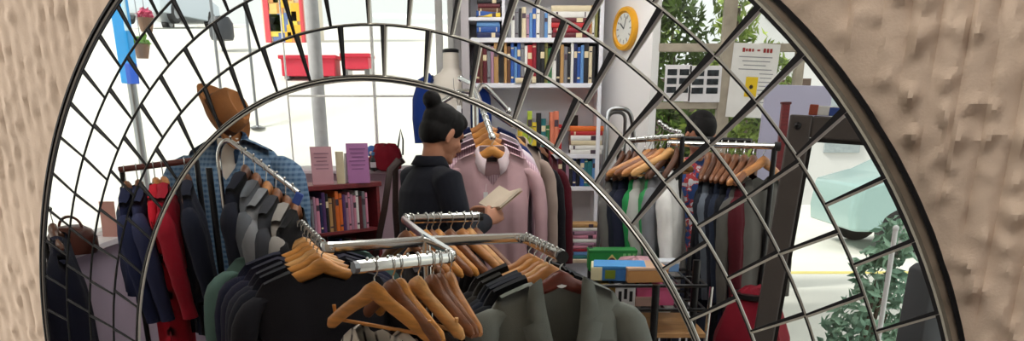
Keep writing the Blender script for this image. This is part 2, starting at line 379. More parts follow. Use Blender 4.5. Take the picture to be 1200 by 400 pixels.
struct('wall_right_light_block', MB().box((4.05, (WR.y - 4.5) / 2, 1.35), (.1, WR.y + 4.5, 2.8)), paint((215, 210, 205)), smooth=False)  # another unseen wall, added to hold back light from the right
struct('floor_front', MB().box((-1, (WR.y - 4.5) / 2 - .1, -.04), (10, 4.3 + WR.y, .06)), FLOORM, smooth=False)
# area lamp added left of the mirror wall to rake the plaster, no window there
al = bpy.data.lights.new('Wall_fill_light', 'AREA'); al.shape = 'RECTANGLE'; al.size = 1.0; al.size_y = 1.5; al.energy = 135; al.color = (1, .98, .95)
ao = bpy.data.objects.new('Wall_fill_light', al); C.objects.link(ao); ao.location = P0 - E1 * 4.4 + NN * 1.45 + V3((0, 0, .85)); ao.rotation_euler = (P0 + E1 * .5 + V3((0, 0, .3)) - ao.location).to_track_quat('-Z', 'Y').to_euler()
# camera
cd = bpy.data.cameras.new('Camera'); cam = bpy.data.objects.new('Camera', cd); C.objects.link(cam)
cd.sensor_width = 36; cd.sensor_fit = 'HORIZONTAL'; cd.lens = FPX / 1200 * 36; cd.shift_y = (PCY - 200) / 1200; cd.clip_start = .05
cam.location = (0, 0, CAMZ); cam.rotation_euler = (pi / 2 - TH, 0, 0)
sc = bpy.context.scene; sc.camera = cam
sc.view_settings.view_transform = 'Standard'; sc.view_settings.look = 'None'; sc.view_settings.exposure = 0; sc.view_settings.gamma = 1
sc.view_settings.use_curve_mapping = False
sc.cycles.transparent_max_bounces = 24; sc.cycles.max_bounces = 8; sc.cycles.sample_clamp_indirect = 6
sc.cycles.use_denoising = True

# ================================================================== HANGERS AND GARMENTS
WOODS = {'honey': wood((206, 140, 66)), 'tan': wood((190, 128, 72)), 'pale': wood((214, 160, 98)), 'brown': wood((128, 78, 46)), 'red': wood((104, 40, 24)), 'dark': wood((92, 56, 38))}
WIRE = metalm((190, 190, 188), .25, 'hook_wire')
def hanger(label, hp, yaw, kind='honey', bar=False, group='wooden clothes hangers', hw=.215, drop=.055, sticker=False, thick=1., bow=.035):
    """wooden suit hanger; hp is the point of the rail that the hook goes over"""
    t = thing('clothes_hanger', label, 'hanger', hp, yaw, group)
    hk = [(0, 0, -.078), (0, 0, -.05), (.012, 0, -.036)] + [(.016 * cos(a), 0, -.016 + .0185 * sin(a) + .0) for a in [radians(d) for d in (-40, -10, 20, 50, 80, 110, 140, 170, 195)]]
    obj('hook', MB().tube(hk, .0022, 6, up=(0, 1, 0)), WIRE, t)
    P, R = [], []
    for i in range(25):
        u = -1 + 2 * i / 24; a = abs(u)
        P.append((u * hw, bow * (a ** 1.8) - .004, -.094 - drop * (a ** 1.25) + .012 * math.exp(-(u / .13) ** 2)))
        R.append((.020 - .002 * a + .005 * math.exp(-(u / .16) ** 2)) * (.45 if a > .99 else (.8 if a > .95 else 1)))
    obj('shoulder_bar', MB().tube(P, R, 10, sect=(1.0, .55 * thick + .18 * thick * 1), up=(0, 0, 1)), WOODS[kind], t)
    if bar:
        obj('trouser_bar', MB().tube([(-hw * .86, bow * .7, -.145), (-hw * .84, bow * .7, -.185), (hw * .84, bow * .7, -.185), (hw * .86, bow * .7, -.145)], .0055, 8), WOODS[kind], t)
    if sticker:
        s = obj('sticker', MB().prism([(.016 * cos(2 * pi * k / 16), -.0225, -.098 + .009 * sin(2 * pi * k / 16)) for k in range(16)], (0, .002, 0)), WHITEP, t); s['label'] = 'small white oval sticker'
    return t
def garment(name, label, cat, hp, yaw, m, group=None, hw=.225, L=.72, D=.12, vd=.1, nw=.072, sl=.58, collar=None, lapel=None, buttons=None, seed=0, flare=.0, fold=1., inner=None, splay=.02, sr=.062, tagm=None, pocket=None, sy=.8, drop=.062):
    t = thing(name, label, cat, hp, yaw, group)
    rnd = random.Random(seed); ph = [rnd.uniform(0, 6) for _ in range(8)]
    hb = hw - .012
    def top(x):
        a = min(1.12, abs(x) / hb)
        return -.068 - drop * a ** 1.25 - .055 * smooth(.80, 1.04, a) ** 1.3
    tw = hw - .012 if sl else hw
    def pt(u, v, side):
        x0 = u * tw; zt = top(x0)
        k = max(0, 1 - abs(x0) / nw)
        zt -= (.052 * smooth(0, .35, k) + vd * k) if side < 0 else .040 * smooth(0, .5, k)
        z = zt + (-L - zt) * v + .008 * sin(u * 5 + ph[0]) * v
        x = x0 * (1 - .10 * smooth(0, .25, v) + flare * v) + .006 * fold * sin(v * 7 + ph[1]) * v
        d = (.019 + (D * .5 - .011) * smooth(-.02, .3, v)) * (max(0, 1 - abs(u) ** 3.2) ** .5) + .002
        f = fold * (.010 * sin(u * 8 + ph[2] + v * 1.5) + .006 * sin(u * 17 + ph[3])) * smooth(.05, 1, v)
        f += fold * .004 * noise.noise((u * 4 + seed, v * 6, side * 3))
        y = side * d + f
        y += .030 * (abs(u) ** 1.8) * (1 - smooth(0, .35, v))
        return V3((x, y, z))
    nu, nv = 22, 16; mb = MB(); fr = [[pt(-1 + 2 * i / nu, j / nv, -1) for i in range(nu + 1)] for j in range(nv + 1)]
    bk = [[pt(-1 + 2 * i / nu, j / nv, 1) for i in range(nu + 1)] for j in range(nv + 1)]
    for g in (fr, bk):
        mb.add([p for r in g for p in r], [(j * (nu + 1) + i, j * (nu + 1) + i + 1, (j + 1) * (nu + 1) + i + 1, (j + 1) * (nu + 1) + i) for j in range(nv) for i in range(nu)])
    W = nu + 1; off = W * (nv + 1)
    for j in range(nv):
        for i in (0, nu): mb.add([fr[j][i], fr[j + 1][i], bk[j + 1][i], bk[j][i]], [(0, 1, 2, 3)])
    for i in range(nu):                           # shoulder seams, open at the neck
        if abs(-1 + (2 * i + 1) / nu) * tw > nw * .95: 
            ma, mb2 = [(fr[0][q] + bk[0][q]) / 2 + V3((0, 0, .006 * (1 - abs(-1 + 2 * q / nu) ** 4))) for q in (i, i + 1)]
            mb.add([fr[0][i], fr[0][i + 1], mb2, ma, bk[0][i + 1], bk[0][i]], [(0, 1, 2, 3), (3, 2, 4, 5)])
    body = obj('body', mb, m, t, angle=60)
    md = body.modifiers.new('w', 'WELD'); md.merge_threshold = .0012
    if sl:
        for s in (-1, 1):
            zs_ = top(.84 * hb)
            P = [(s * (hw - .085), .014, zs_ - .050), (s * (hw - .022), .024, zs_ - .042), (s * (hw + .012), .022, zs_ - .090), (s * (hw + .016 + splay * .5), .008, -.31), (s * (hw + .018 + splay), -.008, -.45), (s * (hw + .012 + splay), -.03, -.155 - sl)]
            P = bez(*P[:4], n=6)[:-1] + bez(P[3], P[3] + (V3(P[3]) - V3(P[2])) * .5 if False else P[4], P[4], P[5], n=7)
            n = len(P); R = [sr * (.38 + .62 * smooth(0, .32, i / n)) * (1 - .28 * smooth(.3, 1, i / n)) + .0025 * sin(i * 2.1 + ph[4]) for i in range(n)]
            obj('sleeve', MB().tube(P, R, 12, sect=(.8, sy), up=(1, 0, 0)), m, t)
    cm = collar
    if cm:
        inn, outr = [], []
        K = 14
        for k in range(K + 1):
            a = -pi * .86 + 2 * pi * .86 * k / K                   # 0 = back of the neck
            e = abs(k / K * 2 - 1)
            x, y = .066 * sin(a), .034 * cos(a) + .004
            zt = -.062 - .062 * smooth(.4, 1, e)
            inn.append(V3((x * 1.0, y, zt)))
            outr.append(V3((x * 1.42, y * (1.5 if y > 0 else 1.75), zt - .036 - .040 * smooth(.72, .95, e))))
        mid = [(a + b) / 2 + V3((0, 0, .012)) for a, b in zip(inn, outr)]
        c_ = MB().loft([inn, mid, outr], cap=False, closed=False); obj('collar', c_, cm, t, solid=.004)
    if lapel:
        for s in (-1, 1):
            o = [(.066, -.075), (.098, -.10), (.114, -.185), (.088, -.197), (.122, -.214), (.098, -.30), (.052, -.36 - .3 * (vd - .3)), (.006, -.12 - vd)]
            inn = [(.062, -.078), (.056, -.13), (.050, -.18), (.046, -.20), (.042, -.225), (.028, -.29), (.016, -.36), (.004, -.125 - vd)]
            def yy(x, z):
                v = (z - top(x)) / (-L - top(x)); return pt(min(1, x / tw), max(0, v), -1).y - .009
            A = [V3((s * x, yy(x, z) - .004, z)) for x, z in o]; B = [V3((s * x, yy(x, z), z)) for x, z in inn]
            obj('lapel', MB().loft([B, A], cap=False, closed=False), lapel, t, solid=.004)
    if buttons:
        n, z0, z1, bm_ = buttons
        for k in range(n):
            z = z0 + (z1 - z0) * k / max(1, n - 1); v = (z - top(0)) / (-L - top(0)); y = pt(0.03, v, -1).y - .004
            b_ = MB().lathe([(0.001, 0), (.0055, 0), (.006, .002), (.001, .0035)], 10, Matrix.Translation((.004, y, z)) @ Matrix.Rotation(pi / 2, 4, 'X'))
            obj('button', b_, bm_, t)
    if tagm: 
        g = obj('price_tag', MB().box((tagm[0], pt(tagm[0] / tw, .35, -1).y - .008, tagm[1]), (.022, .0015, .042)).tube([(tagm[0], pt(tagm[0] / tw, .3, -1).y - .006, tagm[1] + .02), (tagm[0] + .005, pt(0, .2, -1).y - .004, tagm[1] + .06)], .0008, 5), WHITEP, t, smooth=False)
        g['label'] = 'white paper price tag'
    if inner:
        z = -.115; g = obj('neck_label', MB().box((0, bk[0][nu // 2].y - .005, z - .012), (.05, .002, .022)), inner, t, smooth=False)
    if pocket:
        px_, pz, pw = pocket; v = (pz - top(px_)) / (-L - top(px_)); y = pt(px_ / tw, v, -1).y - .004
        obj('breast_pocket', MB().box((px_, y, pz), (pw, .004, .022), Matrix.Rotation(.12, 3, 'Y')), lapel or m, t, bevel=.002)
    return t

# ------------------------------------------------------------------ the chrome pinwheel rack in front
ZR = 1.178
def rk(px, py): return atz(px, py, ZR)
c0 = rk(499, 283); la, lb = rk(380, 291), rk(352, 263); ra_, rb_ = rk(613, 279), rk(658, 301); fa_, fb = rk(534, 306), rk(419, 319); ba, bb = rk(472, 261), rk(562, 258)
rack = thing('pinwheel_clothes_rack', 'chrome four-arm clothes rack in front, each arm bent into a hanging rail', 'clothes rack', (c0.x, c0.y, 0))
def lc(*ps): return [V3(p) - V3((c0.x, c0.y, 0)) for p in ps]
def flat(path, w=.011, h=.017):
    return MB().tube(path, 1, 8, sect=(h, w), up=(0, 0, 1))
for nm, a, b in (('left_arm', la, lb), ('right_arm', ra_, rb_), ('front_arm', fa_, fb), ('back_arm', ba, bb)):
    d = .012 if nm in ('front_arm', 'back_arm') else 0.
    path = rounded([V3(p) + V3((0, 0, d)) for p in lc(c0, a, b)], .035, 6)
    rail = obj('hanging_arm', flat(path), CHROME, rack)
    e = V3(lc(b)[0]) + V3((0, 0, d)); dr = (e - lc(a)[0]).normalized()
    obj('end_cap', MB().tube([e - dr * .002, e + dr * .012], .019 if nm == 'right_arm' else .0165, 8), BLACK if nm in ('right_arm', 'back_arm') else STEEL, rail)
    s0 = V3(lc(a)[0]) + V3((0, 0, d))
    for k in range(9):
        p = s0 + (e - s0) * ((k + 1) / 10); obj('stop_bead', MB().ell(p + V3((0, 0, .019)), .0045, nu=8, nv=5), CHROME, rail)
obj('post', MB().tube(lc((c0.x, c0.y, .05), (c0.x, c0.y, ZR + .02)), .016, 12), CHROME, rack)
obj('post_collar', MB().tube(lc((c0.x, c0.y, ZR - .08), (c0.x, c0.y, ZR - .03)), .021, 12), CHROME, rack)
for k in range(4):
    a = pi / 4 + k * pi / 2; obj('foot', MB().tube([(0, 0, .045), (.42 * cos(a), .42 * sin(a), .03), (.45 * cos(a), .45 * sin(a), .012)], .014, 8), CHROME, rack)
RT = .018                                     # rail half height: the hook rests on its top
def along(a, b, t, d=0): return V3(a) + (V3(b) - V3(a)) * t + V3((0, 0, RT + d))
# left arm: six jackets, the nearest a big charcoal one
ly = atan2((lb - la).y, (lb - la).x) - pi / 2
LJ = [(.13, 'honey', (36, 36, 43), 'charcoal black jacket, nearest on the left arm of the chrome rack', 'dark', 0),
      (.30, 'honey', (28, 30, 42), 'blue-black jacket right behind the nearest charcoal one', 'dark', 0),
      (.44, 'pale', (40, 41, 54), 'dark slate jacket, third back on the left arm of the chrome rack', 'dark', 0),
      (.58, 'honey', (38, 38, 56), 'midnight navy jacket with a tan edge showing, fourth back on the left arm', 'dark', 0),
      (.74, 'honey', (30, 32, 54), 'navy jacket hanging in front of the green-grey one', 'dark', 0),
      (.92, 'pale', (92, 120, 112), 'green-grey jacket, last at the far end of the left arm', 'dark', 0)]
for k, (t_, w_, col, lab, _, _) in enumerate(LJ):
    hp = along(la, lb, t_); dy = ly + (.05, -.02, .04, -.03, .02, 0)[k]
    hanger(['light wooden hanger in the nearest charcoal jacket', 'light wooden hanger second from the front on the left arm', 'pale wooden hanger third from the front on the left arm', 'light wooden hanger fourth from the front on the left arm', 'light wooden hanger fifth back on the left arm', 'pale wooden hanger in the green-grey jacket'][k], hp, dy, w_, group='hangers on the left arm', thick=1.25, drop=.071, hw=.182)
    garment('jacket', lab, 'jacket', hp, dy, cloth(col, .12), 'jackets on the left arm', hw=(.238, .243, .25, .262, .278, .315)[k], L=.80, vd=.0, nw=.105, D=.09, seed=k, sl=.6, fold=.6, sr=.066, drop=.085, sy=.62)
# right arm: seven jackets, nearest grey with lapels on a red-brown hanger
ry = atan2((ra_ - rb_).y, (ra_ - rb_).x) - pi / 2
RJ = [(.97, 'red', (122, 126, 120), 'grey wool suit jacket with lapels, nearest on the right arm', 'dark red-brown hanger with a white sticker in the grey suit jacket'),
      (.72, 'tan', (24, 27, 34), 'black-blue suit jacket directly behind the grey one', 'tan hanger behind the red-brown one'),
      (.61, 'pale', (22, 28, 42), 'dark navy jacket, third on the right arm', 'tan hanger, third from the near end of the right arm'),
      (.50, 'tan', (30, 34, 42), 'dark jacket with a pale collar edge, fourth on the right arm', 'tan hanger, fourth from the near end of the right arm'),
      (.33, 'honey', (40, 37, 34), 'dark brown jacket on the big golden hanger', 'big golden wooden hanger at the middle of the right arm'),
      (.17, 'tan', (32, 30, 32), 'black jacket at the inner end of the right arm', 'tan hanger at the inner end of the right arm')]
for k, (t_, w_, col, lab, hl) in enumerate(RJ):
    hp = along(ra_, rb_, t_); dy = ry + (-.02, .05, .03, .06, .10, .04)[k]; cm = cloth(col, .14)
    hanger(hl, hp, dy, w_, group='hangers on the right arm', sticker=(k == 0), thick=1.3 if k == 0 else 1.1, drop=.071, hw=.182)
    if k == 0:
        garment('suit_jacket', lab, 'jacket', hp, dy, cm, 'jackets on the right arm', hw=.225, L=.78, D=.10, vd=.34, nw=.085, seed=31, sl=.6, lapel=cloth((112, 116, 110), .14), fold=.8, sr=.07, pocket=(.115, -.27, .09), buttons=(2, -.47, -.57, BLACK), drop=.085)
    else:
        garment('jacket', lab, 'jacket', hp, dy, cm, 'jackets on the right arm', hw=.225, L=.78, D=.065, vd=.06 if k == 4 else .12, nw=.115 if k == 4 else .078, seed=30 + k, sl=.6, fold=.7, sy=.62, drop=.085)
# front arm: bare and half-empty hangers turned along the rail
FH = [(.845, 2.55, 'honey', 'honey wood hanger turned towards us at the left end of the front rail'), (.66, 2.02, 'brown', 'brown wooden hanger second from the left on the front rail'),
      (.58, 1.95, 'honey', 'honey wood hanger third from the left on the front rail'), (.40, 1.98, 'pale', 'pale wooden hanger near the middle of the front rail'),
      (.245, 1.9, 'brown', 'reddish wooden hanger beside the post on the front rail'), (.17, 1.85, 'brown', 'brown wooden hanger right of the post on the front rail'), (.06, 1.75, 'tan', 'tan hanger at the right end of the front rail')]
for k, (t_, a, w_, lab) in enumerate(FH):
    hanger(lab, along(fa_, fb, t_, .012), a + pi + (.2 if k else 0), w_, bar=k in (0, 3), group='hangers on the front rail', hw=.20, drop=.115 if k == 0 else .10, thick=1.1, bow=.02)
hp = along(fa_, fb, .845, .012)
garment('top', 'white folded top with black marks under the left hanger of the front rail', 'top', hp + V3((.0, 0, -.085)), 2.55 + pi, pattern('white_marked', (226, 222, 214), (60, 58, 60), (226, 222, 214), 6, 4, .93), hw=.18, L=.45, D=.07, vd=.02, sl=0, seed=51, fold=.7, drop=.1)
for k, (t_, col, lab) in enumerate([(.62, (74, 60, 58), 'brown checked shirt under the front rail'), (.40, (30, 30, 36), 'black top hanging in the middle of the front rail'), (.2, (44, 34, 30), 'dark brown top hanging beside the rack post'), (.1, (24, 25, 30), 'black garment at the right end of the front rail')]):
    m_ = pattern('brown_check', (96, 80, 76), (58, 46, 48), (150, 130, 124), 14, 14) if k == 0 else cloth(col)
    garment('shirt', lab, 'shirt', along(fa_, fb, t_, -.10), (2.0, 1.95, 1.88, 1.8)[k] + pi, m_, 'clothes under the front rail', hw=.19, L=.62, D=.06, vd=.03, sl=.45, seed=60 + k, drop=.10)
# back arm
for k in range(9):
    hanger(['brown', 'tan', 'honey', 'dark', 'honey', 'brown', 'tan', 'pale', 'brown'][k] + ' wooden hanger, ' + ['first', 'second', 'third', 'fourth', 'fifth', 'sixth', 'seventh', 'eighth', 'last'][k] + ' from the bend of the back rail', along(ba, bb, (.04, .12, .30, .37, .46, .62, .78, .88, .96)[k], .012), 2.3 + .06 * sin(k * 2.3) + pi, ['brown', 'tan', 'honey', 'brown', 'honey', 'brown', 'tan', 'pale', 'brown'][k], group='hangers on the back rail', hw=.215, drop=.12, bow=.02)
for k in range(3):
    garment('shirt', ['dark grey shirt hanging from the bend of the back rail', 'plum brown shirt under the middle of the back rail', 'black shirt at the outer end of the back rail'][k], 'shirt', along(ba, bb, (.08, .45, .9)[k], -.04), 1.75 + pi, cloth([(60, 52, 54), (84, 60, 58), (36, 34, 38)][k]), 'clothes under the back rail', hw=.19, L=.6, D=.07, vd=.03, sl=.45, seed=80 + k, drop=.1)

# ================================================================== LEFT: coat figure, hat, racks by the window
def Lw(t, *ps):                                   # world points to a thing's local space (no rotation)
    o = V3(t.location); return [V3(p) - o for p in ps]
# tailor's figure with the blue checked coat
cp = at(272, 200, 3.95); cx, cy = cp.x, cp.y
fig = thing('display_figure', 'pale display figure on a dark pole wearing the blue checked coat', 'mannequin', (cx, cy, 0))
SKINP = paint((214, 206, 196))
obj('torso', MB().loft([[V3((a * cos(2 * pi * j / 20), b * sin(2 * pi * j / 20), z)) for j in range(20)] for z, a, b in
    ((.80, .10, .08), (.85, .15, .10), (.98, .13, .09), (1.15, .155, .10), (1.27, .165, .08), (1.33, .12, .06), (1.37, .055, .05), (1.47, .05, .05))]), SKINP, fig)
obj('pole', MB().tube([(0, 0, .03), (0, 0, .82)], .018, 10), DARKM, fig)
obj('base', MB().lathe([(.001, .03), (.03, .03), (.14, .02), (.16, .008), (.16, 0), (.001, 0)], 28), DARKM, fig)
BLUECHK = pattern('blue_check', (92, 120, 150), (70, 98, 130), (130, 154, 178), 14, 14)
garment('coat', 'blue checked long coat on the display figure under the brown hat', 'coat', (cx, cy, zat(158, 3.95) + .075), -.12, BLUECHK, hw=.25, L=.86, D=.25, vd=.06, nw=.07, sl=.62, collar=cloth((60, 86, 120)), seed=5, fold=1.2, sr=.075, drop=.10, buttons=(3, -.25, -.5, BLACK), splay=.03, sy=1.)
# brown felt hat, tipped over on the figure's neck
hat = thing('fedora_hat', 'brown felt hat tipped sideways on top of the display figure', 'hat', at(262, 134, 3.9))
HB = mat('brown_felt', (150, 100, 60), .9, 0, .2, 14, .3, 200, .2)
HM = Matrix.Rotation(radians(-16), 4, 'Z') @ Matrix.Rotation(radians(62), 4, 'Y')
def hatring(r, z, pinch=0.):
    g = []
    for j in range(36):
        a = 2 * pi * j / 36; x, y = r * 1.08 * cos(a), r * .92 * sin(a)
        zz = z - pinch * math.exp(-(y / .03) ** 2) * (1 if z > .08 else 0)
        g.append(HM @ V3((x, y, zz)))
    return g
obj('crown', MB().loft([hatring(.088, -.03), hatring(.088, .0), hatring(.086, .04), hatring(.080, .075), hatring(.066, .098, .012), hatring(.03, .100, .03), hatring(.004, .098, .03)]), HB, hat)
br = []
for r, dz in ((.084, -.028), (.105, -.033), (.13, -.032), (.142, -.024), (.143, -.020), (.13, -.027), (.105, -.028), (.086, -.022)):
    br.append([HM @ V3((r * 1.1 * cos(2 * pi * j / 36), r * .95 * sin(2 * pi * j / 36), dz + .05 * (r / .143) ** 3 * abs(sin(2 * pi * j / 36)) ** 2)) for j in range(36)])
obj('brim', MB().loft(br + [br[0]], cap=False), HB, hat)
obj('band', MB().loft([hatring(.0895, -.018), hatring(.0895, .012), hatring(.087, .012), hatring(.087, -.018)], cap=False), mat('hat_band', (62, 40, 28), .6), hat)
# two-tube chrome stand with a sloping arm, six grey garments on it
wp = at(249, 220, 3.36); wx, wy = wp.x, wp.y
a0, a1, a2 = at(246, 178, 3.36), at(268, 166, 3.33), at(350, 226, 3.22)
st = thing('waterfall_stand', 'chrome stand with one sloping hook arm before the blue coat', 'clothes rack', (wx, wy, 0))
P = Lw(st, (a0.x + .03, wy, .03), (a0.x + .03, wy, a0.z - .0), (a1.x - .01, a1.y, a1.z + .015), a2)
arm = obj('sloping_arm', MB().tube(rounded(P, .05, 7), .0095, 10), CHROME, st)
Q = Lw(st, (a0.x - .012, wy, .03), (a0.x - .012, wy, a0.z - .06)); obj('post', MB().tube(Q, .013, 10), DARKM, st)
obj('base', MB().box((0, 0, .015), (.5, .42, .03)), DARKM, st, bevel=.008)
for k in range(9):
    p = P[2] + (P[3] - P[2]) * ((k + .7) / 9.4); obj('hook_pin', MB().tube([p, p + V3((0, -.004, .016))], .0032, 6).ell(p + V3((0, -.004, .017)), .005, nu=8, nv=5), CHROME, arm)
WS = [(.20, (28, 30, 42), 'dark', 'dark navy jacket at the top of the sloping arm'), (.36, (92, 96, 102), 'brown', 'mid grey jacket, second down the sloping arm'), (.52, (128, 130, 134), 'tan', 'pale grey jacket, third down the sloping arm'),
      (.66, (60, 62, 68), 'brown', 'slate grey cardigan, fourth down the sloping arm'), (.80, (150, 146, 142), 'brown', 'light grey knit, fifth down the sloping arm'), (.93, (26, 26, 30), 'brown', 'black fur-trimmed top at the low end of the sloping arm')]
for k, (f, col, w_, lab) in enumerate(WS):
    p = a1 + (a2 - a1) * f + V3((0, 0, .0115)); yw = 1.62 + .06 * sin(k * 2)
    hanger(['dark', 'brown', 'tan', 'chestnut', 'reddish', 'low brown'][k] + ' wooden hanger, ' + ['top', 'second', 'third', 'fourth', 'fifth', 'lowest'][k] + ' on the sloping arm', p, yw, w_, group='hangers on the sloping arm', hw=.165, drop=.075)
    garment('jacket', lab, 'jacket', p, yw, cloth(col), 'grey garments on the sloping arm', hw=.205, L=[.82, .55, .52, .5, .46, .5][k], D=.07, vd=.03, nw=.05, sl=.5, seed=100 + k, sr=.048, sy=.6, drop=.09)
g_ = obj('size_tag', MB().box((0, 0, 0), (.03, .012, .045), Matrix.Rotation(.5, 3, 'Y')), paint((60, 88, 168)), None, bevel=.003, loc=at(349, 233, 3.16))
tag(g_, 'small blue size marker at the low end of the sloping arm', 'size marker')
# wall-side rail with a navy top, red dress and dark coat
ra0, ra1 = at(140, 199, 3.5), at(228, 188, 3.5)
rl = thing('garment_rail', 'dark red-brown clothes rail by the window at the left', 'clothes rack', (ra0.x, ra0.y, 0))
R0, R1 = Lw(rl, ra0, ra1)
obj('rail', MB().tube([R0, R1], .012, 10), wood((96, 44, 36)), rl)
for q, nm in ((R0, 'post'), (R1, 'post')): obj(nm, MB().tube([(q.x, q.y + .02, .02), (q.x, q.y + .02, q.z)], .011, 10), DARKM, rl)
obj('base', MB().tube([(R0.x, R0.y - .2, .02), (R0.x, R0.y + .2, .02)], .013, 8), DARKM, rl); obj('base', MB().tube([(R1.x, R1.y - .2, .02), (R1.x, R1.y + .2, .02)], .013, 8), DARKM, rl)
LR = [(.06, (28, 34, 66), 'navy jersey top by the window, left of the red dress', .50, 'top'), (.22, (40, 44, 74), 'dark blue patterned top hanging just left of the red dress', .55, 'top'), (.45, (186, 22, 42), 'long bright red dress on the left rail', .80, 'dress'), (.56, (150, 20, 40), 'crimson top partly behind the red dress', .42, 'top'), (.86, (24, 28, 44), 'long dark navy coat right of the red dress', .70, 'coat')]
for k, (f, col, lab, L_, nm) in enumerate(LR):
    p = ra0 + (ra1 - ra0) * f + V3((0, 0, .0125)); yw = 1.97 + .04 * sin(k * 2)
    hanger(['brown wooden hanger in the navy jersey top', 'brown wooden hanger beside the navy jersey top', 'tan wooden hanger in the red dress', 'tan wooden hanger behind the red dress', 'dark wooden hanger in the long navy coat'][k], p, yw, ['brown', 'brown', 'tan', 'tan', 'dark'][k], group='hangers on the left rail', hw=.155, drop=.07)
    garment(nm, lab, nm, p, yw, cloth(col), None, hw=.195 if k != 4 else .2, L=L_, D=.09, vd=.06, nw=.05, sl=.0 if k in (2,) else .45, seed=120 + k, sr=.05, sy=.7, flare=.25 if k == 2 else .12, fold=1.6, drop=.085, tagm=(.05, -.32) if k == 1 else None)
# brown bag and dark cloth on the sill at the far left
bp = at(84, 274, 3.62)
bag = thing('leather_bag', 'brown leather bag on the window sill at the far left edge of the mirror', 'bag', (bp.x, bp.y, 1.0))
LEA = mat('brown_leather', (88, 44, 34), .45, 0, .25, 9, .15, 60)
obj('body', MB().loft([[V3((a * cos(2 * pi * j / 24), .07 * sin(2 * pi * j / 24), z)) for j in range(24)] for z, a in ((.0, .09), (.02, .105), (.07, .105), (.10, .085), (.115, .04))]), LEA, bag)
obj('handle', MB().tube([(.05 * cos(a), 0, .105 + .05 * sin(a)) for a in [pi * k / 12 for k in range(13)]], .006, 8), LEA, bag)
dp = at(62, 262, 3.3)
hanger('dark hanger in the blue-black coat at the far left', dp + V3((0, 0, .06)), -1.2, 'dark', hw=.12, group='hangers on the far left peg')
garment('coat', 'blue-black coat hanging at the far left edge of the mirror', 'coat', dp + V3((0, 0, .06)), -1.2, cloth((24, 26, 44)), hw=.13, L=.95, D=.14, vd=.03, sl=0, seed=140, flare=.35, drop=.07)
pg = thing('peg_stand', 'dark peg stand that carries the blue-black coat at the far left', 'stand', (dp.x, dp.y, 0))
obj('pole', MB().tube([(-.06, .03, .02), (-.06, .03, dp.z + .045), (0, 0, dp.z + .056)], .009, 8), DARKM, pg); obj('base', MB().lathe([(.001, .03), (.15, .02), (.16, 0), (.001, 0)], 24), DARKM, pg)
sc_ = at(124, 238, 4.15)
cdm = thing('price_card', 'small pink card standing on the sill behind the navy jersey top', 'card', (sc_.x, sc_.y, 1.0))
obj('sheet', MB().box((0, 0, .085), (.075, .004, .17), Matrix.Rotation(-.08, 3, 'X')), paint((222, 170, 160)), cdm); obj('foot', MB().box((0, .02, .004), (.07, .05, .006)), paint((222, 170, 160)), cdm)

# ================================================================== RED BOOKSHELF with cards and bag
REDW = wood((112, 28, 34), .45)
s0, s1 = at(358, 226, 5.15), at(441, 206, 5.55); dz = s0.z
sx = V3((s1.x - s0.x, s1.y - s0.y, 0)); SLn = sx.length; yw = atan2(sx.y, sx.x)
ZT = (s0.z + s1.z) / 2
sh = thing('red_bookshelf', 'low dark red bookshelf under the street window', 'bookshelf', (s0.x, s0.y, 0), yw)
zs = [ZT - .015, ZT - .30, ZT - .60, ZT - .9]
for x in (0.0, SLn): obj('side', MB().box((x, .12, ZT / 2), (.024, .26, ZT)), REDW, sh, bevel=.003)
obj('top', MB().box((SLn / 2, .12, zs[0]), (SLn + .05, .28, .03)), REDW, sh, bevel=.004)
for z in zs[1:]: obj('shelf', MB().box((SLn / 2, .12, z), (SLn - .024, .24, .02)), REDW, sh, bevel=.002)
obj('back', MB().box((SLn / 2, .245, ZT / 2), (SLn, .01, ZT - .02)), REDW, sh)
PAGE = mat('book_pages', (226, 216, 196), .9, 0, .1, 60, 0, 60, .2, 0, (1, 1, 20))
ORD = ['first', 'second', 'third', 'fourth', 'fifth', 'sixth', 'seventh', 'eighth', 'ninth', 'tenth', 'eleventh', 'twelfth', 'thirteenth', 'fourteenth', 'fifteenth', 'sixteenth', 'seventeenth', 'eighteenth', 'nineteenth', 'twentieth', 'twenty-first', 'twenty-second', 'twenty-third', 'twenty-fourth', 'twenty-fifth', 'twenty-sixth', 'twenty-seventh', 'twenty-eighth', 'twenty-ninth', 'thirtieth']
BC = {'navy': (34, 42, 84), 'blue': (44, 84, 158), 'sky blue': (96, 142, 196), 'red': (176, 34, 40), 'crimson': (140, 24, 44), 'orange': (220, 108, 40), 'yellow': (226, 196, 60), 'lime': (168, 188, 60), 'green': (52, 108, 66), 'teal': (38, 110, 116), 'black': (28, 28, 32), 'grey': (120, 120, 126), 'white': (226, 224, 220), 'cream': (218, 204, 172), 'tan': (178, 138, 88), 'brown': (96, 62, 44), 'purple': (84, 52, 104), 'mauve': (168, 128, 150), 'pink': (206, 134, 156), 'olive': (120, 118, 62), 'maroon': (92, 28, 38), 'salmon': (216, 124, 96)}
